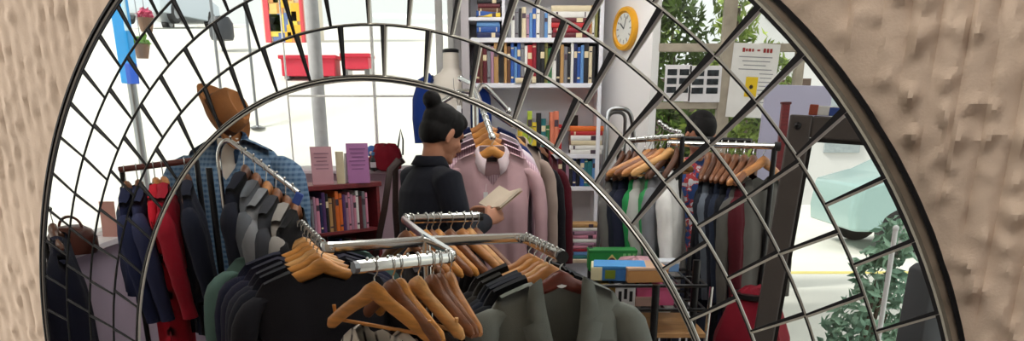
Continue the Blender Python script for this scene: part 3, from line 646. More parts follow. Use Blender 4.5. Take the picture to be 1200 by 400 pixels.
def book(label, colour, M, w, h, d, group, seed=0):
    """standing book: w thick, d deep, h tall; spine faces -y; M places it"""
    mb = MB(); c = .0025
    mb.cur = 0
    n = 7; sp = [V3((w / 2 * cos(pi + pi * k / (n - 1)), -.004 * sin(pi * k / (n - 1)) - d / 2, 0)) for k in range(n)]
    outline = sp + [V3((w / 2, d / 2, 0)), V3((w / 2 - c, d / 2, 0)), V3((w / 2 - c, -d / 2 + c, 0)), V3((-w / 2 + c, -d / 2 + c, 0)), V3((-w / 2 + c, d / 2, 0)), V3((-w / 2, d / 2, 0))]
    a = outline; k = len(a)
    mb.loft([[p for p in a], [p + V3((0, 0, h)) for p in a]], cap=False)
    # covers' rims top and bottom
    for z in (0, h):
        o = len(mb.v); mb.add([p + V3((0, 0, z)) for p in a], [tuple(range(k))])
    mb.cur = 1; mb.box((0, .001, h / 2), (w - 2 * c, d - .006, h - .006))
    if seed % 3 == 0 and w > .012:
        mb.cur = 2
        mb.box((0, -d / 2 - .0035, h * .72), (w * .86, .0025, h * .16))
    if seed % 3 == 1:
        mb.cur = 2
        mb.box((0, -d / 2 - .0035, h * .86), (w * .8, .002, h * .03)).box((0, -d / 2 - .0035, h * .14), (w * .8, .002, h * .05))
    o = obj('book', mb, [paint(BC[colour], .5), PAGE, paint((222, 206, 170) if colour in ('navy', 'black', 'brown', 'maroon', 'green', 'purple', 'crimson', 'red', 'blue', 'teal') else (70, 54, 66), .5)], smooth=False)
    o.matrix_world = M; tag(o, label, 'book', group); return o
def bookrow(base, yaw, length, where, cols, hr, dr=.13, group='', rnd=None, wr=(.016, .034), lean=0., fill=1.):
    """upright books from base (left front corner) along yaw"""
    x = .004; i = 0; rnd = rnd or random.Random(len(where)); M0 = Matrix.Translation(base) @ Matrix.Rotation(yaw, 4, 'Z')
    while i < len(cols) and x < length * fill:
        w = rnd.uniform(*wr); h = rnd.uniform(*hr); d = rnd.uniform(dr * .9, dr)
        if x + w > length: break
        c = cols[i]; lab = '%s %s book, %s from left %s' % ('tall' if h > (hr[0] * .4 + hr[1] * .6) else ('short' if h < (hr[0] * .7 + hr[1] * .3) else 'upright'), c, ORD[i], where)
        book(lab, c, M0 @ Matrix.Translation((x + w / 2, d / 2 + .012, 0)), w, h, d, group, i + len(cols))
        x += w + rnd.uniform(.0005, .002); i += 1
    return x
def bookstack(base, yaw, cols, where, group, w=.2, d=.15, th=(.02, .035), rnd=None):
    """books lying flat, bottom first; spines to the viewer"""
    z = 0; rnd = rnd or random.Random(len(where) + 3); n = len(cols)
    for i, c in enumerate(cols):
        t = rnd.uniform(*th); ww = w * rnd.uniform(.9, 1); dd = d * rnd.uniform(.9, 1)
        M = Matrix.Translation(V3(base) + V3((0, 0, z + t / 2))) @ Matrix.Rotation(yaw + rnd.uniform(-.06, .06), 4, 'Z') @ Matrix.Translation((-ww / 2, dd / 2, 0)) @ Matrix.Rotation(pi / 2, 4, 'Y')
        pos = 'lowest' if i == 0 else ('topmost' if i == n - 1 else '%s from bottom' % ORD[i])
        book('%s book, %s in %s' % (c, pos, where), c, M, t, ww, dd, group, i); z += t + .0005
    return z
M_ = Matrix.Rotation(yw, 3, 'Z')
def shp(x, z): return V3((s0.x, s0.y, z)) + M_ @ V3((x, 0.0, 0))
rr = random.Random(4)
bookrow(shp(.03, zs[1] + .0105), yw, SLn - .05, 'on the upper shelf of the red bookshelf', ['grey', 'mauve', 'pink', 'navy', 'purple', 'black', 'tan', 'brown', 'orange', 'orange', 'purple', 'mauve', 'pink', 'mauve', 'pink', 'white', 'maroon', 'grey', 'pink'], (.20, .255), .15, 'books on the upper red shelf', rr, (.017, .027))
bookrow(shp(.03, zs[2] + .0105), yw, SLn - .05, 'on the lower shelf of the red bookshelf', ['navy', 'black', 'mauve', 'grey', 'maroon', 'pink', 'white', 'purple', 'brown', 'navy', 'crimson', 'mauve', 'black', 'grey', 'maroon', 'navy', 'brown', 'black'], (.19, .25), .15, 'books on the lower red shelf', rr, (.017, .028))
def stand_card(name, px0, px1, pyt, Y, col, label, cat, th=.006):
    a, b = at(px0, pyt, Y), at(px1, pyt, Y); w = b.x - a.x; h = a.z - ZT
    t = thing(name, label, cat, ((a.x + b.x) / 2, Y, ZT), yw * .5)
    obj('sheet', MB().box((0, 0, h / 2), (w, th, h), Matrix.Rotation(-.05, 3, 'X')), paint(col), t, bevel=.001)
    return t, w, h
t, w_, h_ = stand_card('notice_card', 363, 388, 172, 5.3, (206, 158, 168), 'pink notice card standing on the left of the red bookshelf', 'card')
for k in range(6): obj('print_line', MB().box((-.005 * (k % 2), -.0045 - .0012 * k * 0, h_ * (.82 - .1 * k)), (w_ * (.7 - .1 * (k % 3)), .001, .006), Matrix.Rotation(-.05, 3, 'X')), paint((150, 110, 128)), t)
obj('foot', MB().box((0, .03, .003), (w_ * .9, .06, .004)), paint((206, 158, 168)), t)
t, w_, h_ = stand_card('notice_card', 405, 431, 168, 5.42, (178, 118, 170), 'mauve notice card standing on the right of the red bookshelf', 'card')
for k in range(7): obj('print_line', MB().box((-.004 * (k % 2), -.0045, h_ * (.86 - .1 * k)), (w_ * (.74 - .1 * (k % 3)), .001, .006), Matrix.Rotation(-.05, 3, 'X')), paint((128, 78, 128)), t)
obj('foot', MB().box((0, .03, .003), (w_ * .9, .06, .004)), paint((178, 118, 170)), t)
bx_ = at(395, 178, 5.36)
book('cream book standing upright between the two cards on the red bookshelf', 'cream', Matrix.Translation((bx_.x, bx_.y + .06, ZT)) @ Matrix.Rotation(.2, 4, 'Z'), .05, bx_.z - ZT, .12, 'books on the red shelf top', 2)
bx_ = at(402, 180, 5.4)
book('pale slim book leaning beside the mauve card on the red bookshelf', 'white', Matrix.Translation((bx_.x, bx_.y + .06, ZT)) @ Matrix.Rotation(.06, 4, 'Y'), .012, bx_.z - ZT, .12, 'books on the red shelf top', 2)
# red bag with toys on the pink plinth
rp = at(452, 190, 6.0)
rbg = thing('red_bag', 'dark red cloth bag on the pink window ledge', 'bag', (rp.x, rp.y, 1.216))
RB = cloth((122, 16, 34))
obj('body', MB().loft([[V3((a * cos(2 * pi * j / 24) + .006 * sin(j * 2.2), b * sin(2 * pi * j / 24), z + .01 * sin(j * 1.7))) for j in range(24)] for z, a, b in ((.0, .085, .06), (.01, .105, .075), (.08, .115, .08), (.13, .10, .07), (.165, .07, .05), (.17, .02, .015))]), RB, rbg)
obj('strap', MB().tube([(.085, 0, .12), (.10, 0, .2), (.115, -.01, .27), (.128, 0, .2), (.122, 0, .10)], .006, 8), DARKM, rbg)
tp = at(431, 166, 5.85)
ty = thing('soft_toy', 'small soft toy with a blue head beside the red bag', 'toy', (tp.x, 5.99, 1.216))
obj('body', MB().ell((0, 0, .045), (.04, .035, .05)).ell((-.03, -.01, .02), (.02, .025, .02)).ell((.03, -.01, .02), (.02, .025, .02)), cloth((90, 32, 40)), ty)
obj('head', MB().ell((0, 0, .125), (.036, .034, .04)), cloth((80, 120, 190)), ty); obj('nose', MB().ell((0.0, -.035, .115), .012), cloth((230, 200, 190)), ty)
ty = thing('spray_bottle', 'small dark bottle with a pale label left of the red bag', 'bottle', (at(434, 195, 5.8).x, 5.95, 1.216))
obj('body', MB().lathe([(.001, 0), (.022, 0), (.024, .005), (.024, .07), (.012, .09), (.010, .10), (.001, .10)]), BLACK, ty); obj('cap', MB().lathe([(.001, .10), (.013, .10), (.013, .12), (.001, .122)]), paint((70, 120, 170)), ty); obj('label_band', MB().lathe([(.0245, .02), (.0245, .055), (.0238, .055), (.0238, .02)]), paint((190, 180, 190)), ty)

# ================================================================== PEOPLE
SKIN = mat('skin', (172, 118, 92), .55, 0, .08, 12); HAIR = mat('black_hair', (13, 10, 11), .6, 0, .3, 40, .3, 160, .15, 0, (6, 6, 1))
def head_geo(mb, c, yaw, pitch):
    """skull, jaw, nose, lips and ears; face along local +x"""
    R = Matrix.Rotation(yaw, 3, 'Z') @ Matrix.Rotation(pitch, 3, 'Y'); c = V3(c)
    E = lambda p, r, q=None: mb.ell(c + R @ V3(p), r, R if q is None else R @ q)
    E((-.012, 0, .03), (.096, .076, .085)); E((.012, 0, -.02), (.078, .066, .085)); E((.038, 0, -.075), (.046, .044, .036)); E((-.03, 0, -.03), (.06, .06, .07))
    E((.070, 0, .028), (.022, .05, .016)); E((.056, .035, -.022), (.026, .024, .026)); E((.056, -.035, -.022), (.026, .024, .026))
    mb.tube([c + R @ V3(p) for p in ((.082, 0, .022), (.094, 0, -.004), (.106, 0, -.026), (.092, 0, -.036))], [.008, .010, .0135, .010], 8)
    E((.086, 0, -.054), (.012, .024, .006)); E((.083, 0, -.065), (.013, .021, .007)); E((.078, 0, -.092), (.018, .022, .016))
    for s in (-1, 1):
        E((-.008, s * .077, -.008), (.020, .008, .033), Matrix.Rotation(.25, 3, 'Y')); E((-.006, s * .078, -.035), (.010, .007, .013))
    return R
def hand_geo(mb, wrist, d, side, up, curl=.5, s=1.):
    """palm and five bent fingers; d = pointing direction, up = back of the hand, side = thumb side"""
    d, up, side = V3(d).normalized(), V3(up).normalized(), V3(side).normalized(); w = V3(wrist)
    pal = [w, w + d * .03 * s, w + d * .06 * s, w + d * .088 * s]
    mb.tube(pal, [.024 * s, .034 * s, .040 * s, .036 * s], 10, sect=(.42, 1.0), up=up)
    for k, (o, L) in enumerate(((.030, .070), (.010, .080), (-.011, .074), (-.030, .056))):
        p = w + d * .082 * s + side * o * s; P = [p]; dr = d.copy()
        for q, f in enumerate((.45, .32, .23)):
            dr = (dr - up * curl * (.55 + .25 * q)).normalized(); P.append(P[-1] + dr * L * f * s)
        mb.tube(P, [.0095 * s, .0088 * s, .008 * s, .0066 * s], 8)
    p = w + d * .022 * s + side * .026 * s
    mb.tube([p, p + (d * .6 + side * .8 - up * .2).normalized() * .034 * s, p + (d * .8 + side * .55 - up * .4).normalized() * .06 * s, p + (d * .95 + side * .35 - up * .5).normalized() * .082 * s], [.014 * s, .0115 * s, .0105 * s, .0075 * s], 8)
def person(label, loc, yaw, H, arms, headyaw, headpitch, top_m, pants_m, hem=.80, lean=.05, hair='bun', coll=True, collm=None):
    """standing figure facing local +x; arms: list of (elbow, wrist, hand dir, thumb side, back-of-hand)"""
    t = thing('person', label, 'person', loc, yaw); k = H / 1.65
    body, top = MB(), MB()
    S = lambda p: V3(p) * k
    hc = S((.055 + lean * 1.2, 0, 1.525))
    # trunk
    def ringz(z, a, b, cx=0.): return [S((cx + a * cos(2 * pi * j / 22), b * sin(2 * pi * j / 22), z)) for j in range(22)]
    lx = lambda z: lean * smooth(.9, 1.5, z)
    trunk = [(.84, .10, .14), (.92, .11, .165), (1.02, .095, .145), (1.10, .095, .135), (1.2, .11, .155), (1.28, .105, .165), (1.345, .085, .145), (1.385, .06, .085), (1.40, .05, .06)]
    body.loft([ringz(z, a * .95, b * .95, lx(z)) for z, a, b in trunk])
    body.tube([S((lx(1.34) - .005, 0, 1.34)), S((lean + .008, 0, 1.42)), S((lean + .03, 0, 1.50))], [.062 * k, .054 * k, .056 * k], 14)
    R = head_geo(body, hc, headyaw, headpitch)
    for s in (-1, 1):
        hip, knee, ank = S((0, s * .088, .88)), S((.012, s * .095, .48)), S((-.01, s * .10, .085))
        body.tube([hip, (hip + knee) / 2, knee, knee * .45 + ank * .55, ank], [.088 * k, .076 * k, .054 * k, .05 * k, .036 * k], 14)
        body.tube([S((-.05, s * .10, .045)), S((.04, s * .105, .05)), S((.12, s * .11, .03)), S((.17, s * .112, .022))], [.036, .04, .034, .022], 10, sect=(.7, 1))
        e, w, hd, th, up = arms[0 if s < 0 else 1]
        sh = S((lx(1.33), s * .165, 1.33))
        body.tube([sh, (sh + V3(e)) / 2, e, (V3(e) * .55 + V3(w) * .45), w], [.052 * k, .047 * k, .038 * k, .037 * k, .025 * k], 12)
        hand_geo(body, w, hd, th, up)
        d = (V3(w) - V3(e)).normalized()
        top.tube([S((lx(1.33), s * .09, 1.345)), sh + V3((0, 0, .0)), (sh + V3(e)) / 2 + V3((0, 0, -.004)), e, V3(e) * .5 + V3(w) * .5, V3(w) - d * .015], [.05 * k, .071 * k, .064 * k, .056 * k, .052 * k, .042 * k], 14)
    obj('body', body, SKIN, t, remesh=.0055)
    tr = [(hem, .125, .165), (.9, .135, .18), (1.0, .122, .165), (1.1, .12, .158), (1.2, .132, .172), (1.28, .128, .178), (1.34, .10, .150), (1.38, .076, .10), (1.405, .064, .074)]
    top.loft([[p + V3((.006 * noise.noise((p.x * 9, p.y * 9, p.z * 9 + H)), .008 * noise.noise((p.z * 12, p.x * 12, H)), 0)) for p in ringz(z, a, b, lx(z))] for z, a, b in tr])
    jk = obj('jacket', top, top_m, t, remesh=.0075)
    if coll:
        g = []
        for r_, z, dx in ((.060, 1.385, 0), (.068, 1.425, .004), (.074, 1.43, .004), (.094, 1.392, 0)):
            g.append([S((lean * .9 + r_ * cos(a) * .95 + dx, r_ * sin(a), z - .03 * smooth(.2, 1, cos(a)))) for a in [2 * pi * .06 + 2 * pi * .88 * q / 24 for q in range(25)]])
        obj('collar', MB().loft(g, cap=False, closed=False), collm or top_m, t, solid=.005)
    pn = MB()
    pn.loft([ringz(z, a, b) for z, a, b in ((.80, .115, .165), (.88, .115, .165), (.97, .105, .15))])
    for s in (-1, 1): pn.tube([S((0, s * .085, .9)), S((.004, s * .09, .68)), S((.012, s * .096, .48)), S((0, s * .1, .11))], [.10 * k, .086 * k, .068 * k, .056 * k], 14)
    obj('trousers', pn, pants_m, t, remesh=.01)
    for s in (-1, 1): obj('shoe', MB().tube([S((-.065, s * .10, .042)), S((.03, s * .105, .046)), S((.12, s * .11, .034)), S((.178, s * .112, .026))], [.042, .046, .04, .026], 12, sect=(.85, 1)), BLACK, t)
    # hair
    hr = MB(); Hh = lambda p, r, q=None: hr.ell(hc + R @ V3(p), r, R if q is None else R @ q, 18, 12)
    Hh((-.028, 0, .042), (.093, .083, .082)); Hh((-.052, 0, -.008), (.062, .078, .075)); Hh((.018, 0, .078), (.072, .068, .042))
    if hair == 'bun':
        Hh((-.115, 0, .10), (.042, .042, .040)); Hh((-.088, 0, .085), (.035, .035, .03))
        for s in (-1, 1): Hh((.020, s * .066, .038), (.034, .014, .045)); Hh((-.03, s * .07, .0), (.026, .014, .05))
    else:
        Hh((.05, 0, .068), (.048, .06, .04)); Hh((-.045, 0, -.03), (.05, .07, .06))
    obj('hair', hr, HAIR, t, remesh=.005)
    for s in (-1, 1):
        obj('eye', MB().ell(hc + R @ V3((.0785, s * .031, .008)), (.010, .0125, .008), R, 10, 7), mat('eye_dark', (40, 30, 28), .25), t)
        obj('eyebrow', MB().tube([hc + R @ V3(p) for p in ((.0915, s * .014, .028), (.0905, s * .032, .034), (.078, s * .05, .029))], [.003, .004, .002], 6), HAIR, t)
    obj('lips', MB().ell(hc + R @ V3((.095, 0, -.059)), (.006, .021, .008), R), mat('lips', (140, 72, 66), .45), t)
    return t
wpn = at(500, 300, 3.80); JB = cloth((24, 26, 36), .2)
woman = person('woman in a black jacket, hair in a bun, head bowed over an open booklet', (wpn.x - .01, 3.84, 0), .58, 1.61,
    [((.07, -.235, 1.07), (.275, -.10, 1.105), (.9, .35, .25), (-.2, .5, .85), (-.35, -.9, .2)), ((.07, .225, 1.07), (.265, .085, 1.10), (.9, -.3, .25), (-.2, -.5, .85), (-.3, .9, .2))],
    .02, .50, JB, cloth((36, 40, 56)), hem=.74, lean=.05)
# open booklet in her hands
bkt = thing('booklet', 'pale open booklet held in the hands of the woman in black', 'booklet', woman.location)
bkt.rotation_euler = (0, 0, .58)
pgm = paint((206, 190, 170))
for s in (-1, 1): obj('page_block', MB().prism([(.355, 0, 1.142), (.355, s * .095, 1.158), (.475, s * .095, 1.236), (.475, 0, 1.215)], (-.006, 0, .009)), pgm, bkt, smooth=False)
obj('cover', MB().prism([(.352, -.098, 1.152), (.352, 0, 1.137), (.352, .098, 1.152), (.478, .098, 1.232), (.478, 0, 1.211), (.478, -.098, 1.232)], (.001, 0, -.0025)), paint((176, 150, 124)), bkt, smooth=False)
# bag on her far shoulder
sp0 = at(459, 196, 3.80)
hb = thing('shoulder_bag', 'dark brown shoulder bag hanging behind the woman in black', 'bag', (sp0.x - .03, 3.87, .72))
LD = mat('dark_leather', (52, 34, 32), .5, 0, .2, 10, .15, 60)
q0 = sp0 - V3(hb.location)
obj('strap', MB().tube([q0 + V3((.03, .02, .03)), q0 + V3((-.004, -.03, -.01)), q0 + V3((-.035, -.05, -.18)), (-.075, -.03, .22), (-.085, -.02, .14)], .012, 8, sect=(.3, 1.2), up=(0, -1, 0)), LD, hb)
obj('strap', MB().tube([q0 + V3((.05, .03, .03)), q0 + V3((.01, .05, 0)), q0 + V3((-.0, .05, -.2)), (.03, .02, .24), (.05, .0, .14)], .012, 8, sect=(.3, 1.2), up=(0, -1, 0)), LD, hb)
obj('body', MB().loft([[V3((-.02 + a * cos(2 * pi * j / 24), b * sin(2 * pi * j / 24), z)) for j in range(24)] for z, a, b in ((-.10, .10, .05), (-.08, .125, .065), (.05, .13, .06), (.14, .11, .03), (.165, .10, .012))]), LD, hb)
def printed(key):
    m = mat(key, (48, 76, 132), .85, 0, .1, 22); nt = m.node_tree; r = [n for n in nt.nodes if n.type == 'VALTORGB'][0]; r.color_ramp.interpolation = 'CONSTANT'
    r.color_ramp.elements[0].position = .0; r.color_ramp.elements[1].position = .52; r.color_ramp.elements[1].color = lin((176, 60, 62)) + (1,)
    e = r.color_ramp.elements.new(.6); e.color = lin((206, 204, 210)) + (1,); return m
# second visitor at the garden window
p2 = at(820, 165, 4.92)
person('person with short black hair in a blue and red top by the garden window', (p2.x, p2.y, 0), -1.75, 1.585,
    [((.03, -.22, 1.06), (.23, -.13, 1.0), (.9, .3, -.2), (.1, .6, .5), (.2, -.6, .6)), ((.03, .22, 1.06), (.23, .13, 1.0), (.9, -.3, -.2), (.1, -.6, .5), (.2, .6, .6))],
    .25, .62, printed('print_top'), cloth((40, 44, 60)), lean=.06, hair='short', coll=False)

# ================================================================== CENTRE RACK with pink shirts, white bust
ct = at(557, 104, 4.75)
cr = thing('shirt_rack', 'chrome four-way stand with bent arms carrying the pink shirts', 'clothes rack', (ct.x, ct.y, 0))
def lw2(*ps): return [V3(p) - V3(cr.location) for p in ps]
obj('post', MB().tube([(0, 0, .03), (0, 0, ct.z)], .017, 12), CHROME, cr); obj('base', MB().lathe([(.001, .03), (.24, .03), (.26, .015), (.26, 0), (.001, 0)], 28), CHROME, cr)
f0, f1, f2 = at(556, 106, 4.7), at(563, 121, 4.62), at(577, 161, 4.28)
l0, l2 = at(540, 106, 4.8), at(508, 126, 4.75); r2 = at(596, 130, 4.9)
fp = lw2(at(557, 106, 4.74), f1, f2)
for pth in (rounded(fp, .04), rounded(lw2(at(556, 108, 4.75), l0, l2), .05), rounded(lw2(at(558, 108, 4.75), at(566, 86, 4.86) + V3((0, 0, -.05)), r2), .05), rounded(lw2(at(557, 106, 4.76), at(552, 98, 4.95), at(540, 92, 5.15)), .04)):
    a_ = obj('sloping_arm', MB().tube(pth, .014, 10), CHROME, cr)
    obj('end_cap', MB().ell(pth[-1], .018), CHROME, a_)
PK = [(.96, (196, 160, 166), 'dusty pink shirt with a dark neck label and white tag, facing front', 'honey'), (.76, (214, 186, 196), 'pale pink striped shirt just behind the dusty pink one', 'honey'), (.60, (196, 170, 186), 'lilac pink shirt, third on the centre rack', 'tan'), (.44, (216, 204, 212), 'off-white shirt, fourth on the centre rack', 'honey'), (.28, (36, 48, 96), 'royal blue shirt at the back of the pink ones', 'tan')]
for k, (f, col, lab, w_) in enumerate(PK):
    p = f1 + (f2 - f1) * f + V3((0, 0, .014)); yw = .05 + .02 * k - (.0)
    hanger(['honey', 'light', 'tan', 'pale', 'darker'][k] + ' wooden hanger, ' + ['nearest', 'second', 'third', 'fourth', 'last'][k] + ' on the centre rack arm', p, yw, w_, group='hangers on the centre rack', hw=.175, thick=1.0, drop=.062)
    cm = cloth(col, .1) if k != 1 else pattern('pink_stripe', (222, 196, 206), (190, 150, 166), (222, 196, 206), 26, .01)
    garment('shirt', lab, 'shirt', p, yw, cm, 'shirts on the centre rack', hw=.215, L=.85, D=.09, vd=.13 if k == 0 else .06, nw=.09 if k == 0 else .075, sl=.6, collar=cloth((226, 206, 212), .06) if k == 0 else None, seed=200 + k, sr=.055, fold=1.1, drop=.075, inner=paint((40, 34, 40)) if k == 0 else None, tagm=(-.035, -.30) if k == 0 else None, buttons=(5, -.28, -.72, WHITEP) if k == 0 else None, sy=.7)
for k, (px, py, Y, yw, col, lab, hl, L_) in enumerate([(604, 146, 4.72, .5, (172, 152, 142), 'beige jacket hanging to the right of the pink shirts', 'pale hanger in the beige jacket', .8), (622, 158, 4.85, .75, (30, 28, 34), 'long black coat at the right end of the centre rack', 'brown hanger in the long black coat', 1.0), (634, 160, 5.0, .8, (84, 22, 34), 'dark maroon coat edge behind the long black coat', 'brown hanger in the dark maroon coat', .95), (536, 150, 4.85, -.35, (34, 38, 62), 'dark blue jacket between the woman and the pink shirts', 'dark hanger in the dark blue jacket', .85)]):
    p = at(px, py, Y)
    hanger(hl, p, yw, ['pale', 'brown', 'brown', 'dark'][k], group='hangers on the centre rack', hw=.155, drop=.08)
    garment('jacket', lab, 'jacket', p, yw, cloth(col), 'jackets on the centre rack', hw=.2, L=L_, D=.09, vd=.12, nw=.07, sl=.6, seed=220 + k, sr=.055, collar=cloth(col), drop=.095, sy=.7)
p_a, p_b = at(598, 140, 4.72), at(640, 155, 5.0)
obj('cross_arm', MB().tube(lw2(at(558, 118, 4.76), at(598, 146, 4.715), at(640, 163, 5.02)), .012, 8), CHROME, cr)
# white bust with blue cardigan
bp = at(529, 100, 5.75)
bu = thing('bust_form', 'white headless bust form on a stand beside the street window', 'mannequin', (bp.x, bp.y, 0))
PWH = mat('bust_white', (222, 214, 204), .45, 0, .05, 8)
z0 = zat(60, 5.75)
def br_(z, a, b, cx=0.): return [V3((cx + a * cos(2 * pi * j / 24), b * sin(2 * pi * j / 24), z)) for j in range(24)]
obj('torso', MB().loft([br_(z0 - .66, .12, .09), br_(z0 - .64, .135, .10), br_(z0 - .48, .115, .085), br_(z0 - .33, .145, .10), br_(z0 - .22, .15, .09), br_(z0 - .155, .125, .075), br_(z0 - .125, .07, .06), br_(z0 - .10, .053, .053), br_(z0 - .01, .050, .050)]), PWH, bu)
obj('neck_cap', MB().loft([br_(z0 - .01, .053, .053), br_(z0 + .008, .053, .053), br_(z0 + .014, .04, .04)]), DARKM, bu)
obj('pole', MB().tube([(0, 0, .02), (0, 0, z0 - .62)], .016, 10), STEEL, bu); obj('base', MB().lathe([(.001, .025), (.17, .02), (.18, 0), (.001, 0)], 28), STEEL, bu)
tz = z0 - .10
BLU = cloth((22, 50, 120), .2); NAVY = cloth((26, 34, 66), .2)
cg = thing('cardigan', 'royal blue cardigan with short sleeves open over the white bust', 'cardigan', (bp.x, bp.y, z0 - .66))
def arc(z, a, b, f0, f1, n=18): return [V3((a * cos(x), b * sin(x), z - (z0 - .66))) for x in [f0 + (f1 - f0) * q / n for q in range(n + 1)]]
F0, F1 = -pi / 2 + .62, 3 * pi / 2 - .62
obj('body', MB().loft([arc(z0 - .70, .155, .12, F0 - .3, F1 + .3), arc(z0 - .5, .145, .11, F0 - .25, F1 + .25), arc(z0 - .33, .162, .112, F0 - .05, F1 + .05), arc(z0 - .21, .165, .10, F0 + .2, F1 - .2), arc(z0 - .145, .13, .082, F0 + .45, F1 - .45)], cap=False, closed=False), NAVY, cg, solid=.006)
for s in (-1, 1): obj('sleeve', MB().tube([(s * .115, 0, .495), (s * .165, 0, .46), (s * .195, -.01, .36), (s * .205, -.015, .25), (s * .20, -.02, .10)], [.045, .06, .062, .056, .05], 14), BLU, cg)
tt_ = thing('pendant_tag', 'white swing tag on a cord in front of the white bust', 'tag', (at(538, 131, 5.6).x, 5.60, zat(131, 5.6)))
obj('card', MB().box((0, 0, 0), (.028, .003, .075)), WHITEP, tt_, bevel=.001); obj('cord', MB().tube([(-.004, 0, .036), (-.03, .01, .14), (-.035, .035, .2)], .0015, 5).tube([(.004, 0, .036), (.02, .01, .14), (.02, .035, .2)], .0015, 5), DARKM, tt_)
db = garment('dress', 'dark navy dress front below the neck of the white bust', 'dress', (bp.x, bp.y, z0 - .13), 0, NAVY, hw=.13, L=.75, D=.235, vd=.12, nw=.07, sl=0, seed=240, flare=.25, drop=.05)

# ================================================================== WHITE BOOKCASE
YB = 5.62                                           # front edge of the shelves; back panel at 5.9
BX0, BX1 = xat(548, 100, YB), xat(703, 100, YB)
bc = thing('white_bookcase', 'tall white bookcase full of books between the street window and the white pier', 'bookcase', (BX0, YB, 0))
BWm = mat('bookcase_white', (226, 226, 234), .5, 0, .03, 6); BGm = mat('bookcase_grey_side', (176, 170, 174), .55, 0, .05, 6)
DEP = .29; BWd = BX1 - BX0
SZ = [zat(py, YB) for py in (44, 97.5, 181, 219)]
XD = xat(590, 60, YB) - BX0
obj('side', MB().box((-.012, DEP / 2, 1.25), (.05, DEP, 2.5)), BGm, bc, bevel=.003)
obj('side', MB().box((BWd, DEP / 2, 1.25), (.025, DEP, 2.5)), BWm, bc, bevel=.003)
obj('back', MB().box((BWd / 2, DEP - .008, 1.25), (BWd, .012, 2.48)), BWm, bc)
for z in SZ + [zat(2, YB) + .12]: obj('shelf', MB().box((BWd / 2 + .005, DEP / 2 - .004, z - .014), (BWd - .03, DEP - .02, .028)), BWm, bc, bevel=.003)
obj('shelf', MB().box((XD / 2 + .0, DEP / 2 - .004, zat(20, YB) - .01), (XD - .02, DEP - .02, .02)), BWm, bc, bevel=.003)
obj('divider', MB().box((XD, DEP / 2, (SZ[0] + zat(2, YB) + .12) / 2), (.02, DEP - .02, zat(2, YB) + .12 - SZ[0] - .03)), BWm, bc, bevel=.002)
ZD = zat(304, 5.35)                                 # counter-like base of the bookcase
obj('base_cabinet', MB().box((BWd / 2 + .02, .02, (ZD - .02) / 2), (BWd + .1, .54, ZD - .02)), BWm, bc, bevel=.004)
obj('base_top', MB().box((BWd / 2 + .02, .0, ZD - .01), (BWd + .14, .60, .02)), wood((206, 184, 160), .45), bc, bevel=.003)
def bs(px, z, d=.0): return V3((xat(px, HOR, YB) if False else at(px, HOR - (z - CAMZ) * 0 , YB).x, YB + d, z))
def px_x(px, z):
    """x of pixel column px at height z on the shelf front"""
    lo, hi = -100, 500
    for _ in range(40):
        m = (lo + hi) / 2
        if at(px, m, YB).z > z: lo = m
        else: hi = m
    return at(px, lo, YB).x
def row(px0, px1, si, where, cols, hr, wr, seed, group, off=.012):
    z = SZ[si] + .0005; x0, x1 = px_x(px0, z), px_x(px1, z)
    return bookrow(V3((x0, YB + off, z)), 0, x1 - x0, where, cols, hr, .17, group, random.Random(seed), wr)
# top shelf (44)
bookstack((px_x(572, SZ[0] + .05) - .0, YB + .03, SZ[0] + .0005), 0, ['navy', 'blue', 'sky blue', 'navy', 'blue'], 'the blue pile on the top left shelf', 'blue books lying on the top left shelf', .155, .16, (.026, .034))
bookstack((px_x(573, zat(20, YB)), YB + .03, zat(20, YB) + .0005), 0, ['yellow', 'brown', 'maroon', 'black'], 'the small pile above the blue books', 'books lying in the top left corner', .15, .15, (.02, .03))
row(594, 650, 0, 'on the top white shelf, middle part', ['grey', 'white', 'grey', 'black', 'cream', 'mauve', 'sky blue', 'blue', 'white', 'grey', 'sky blue', 'white', 'navy', 'cream'], (.13, .175), (.017, .027), 11, 'books standing on the top white shelf')
bookstack((px_x(669, SZ[0]), YB + .02, SZ[0] + .0005), 0, ['maroon', 'crimson', 'red', 'maroon', 'white', 'cream'], 'the red pile at the right of the top shelf', 'red books lying on the top white shelf', .25, .17, (.026, .036))
row(690, 701, 0, 'right of the red pile on the top white shelf', ['tan', 'white', 'olive'], (.15, .20), (.014, .02), 12, 'books at the right end of the top white shelf')
zt_ = SZ[0] + .2
# second shelf (97)
row(557, 586, 1, 'at the left end of the second white shelf', ['maroon', 'brown', 'maroon', 'grey', 'mauve', 'tan', 'tan'], (.20, .25), (.018, .03), 13, 'books at the left of the second white shelf')
row(590, 700, 1, 'on the second white shelf, right part', ['tan', 'brown', 'blue', 'sky blue', 'blue', 'grey', 'white', 'red', 'crimson', 'black', 'black', 'olive', 'green', 'white', 'black', 'tan', 'grey', 'black', 'white', 'navy', 'blue', 'sky blue', 'black', 'cream', 'black', 'navy'], (.20, .255), (.017, .029), 14, 'books on the second white shelf')
o_ = bookstack((px_x(616, SZ[1]), YB - .001, SZ[1] + .0005), 0, ['cream'], 'the second white shelf, in front of the row', 'loose books lying on the white shelves', .14, .012, (.03, .031))
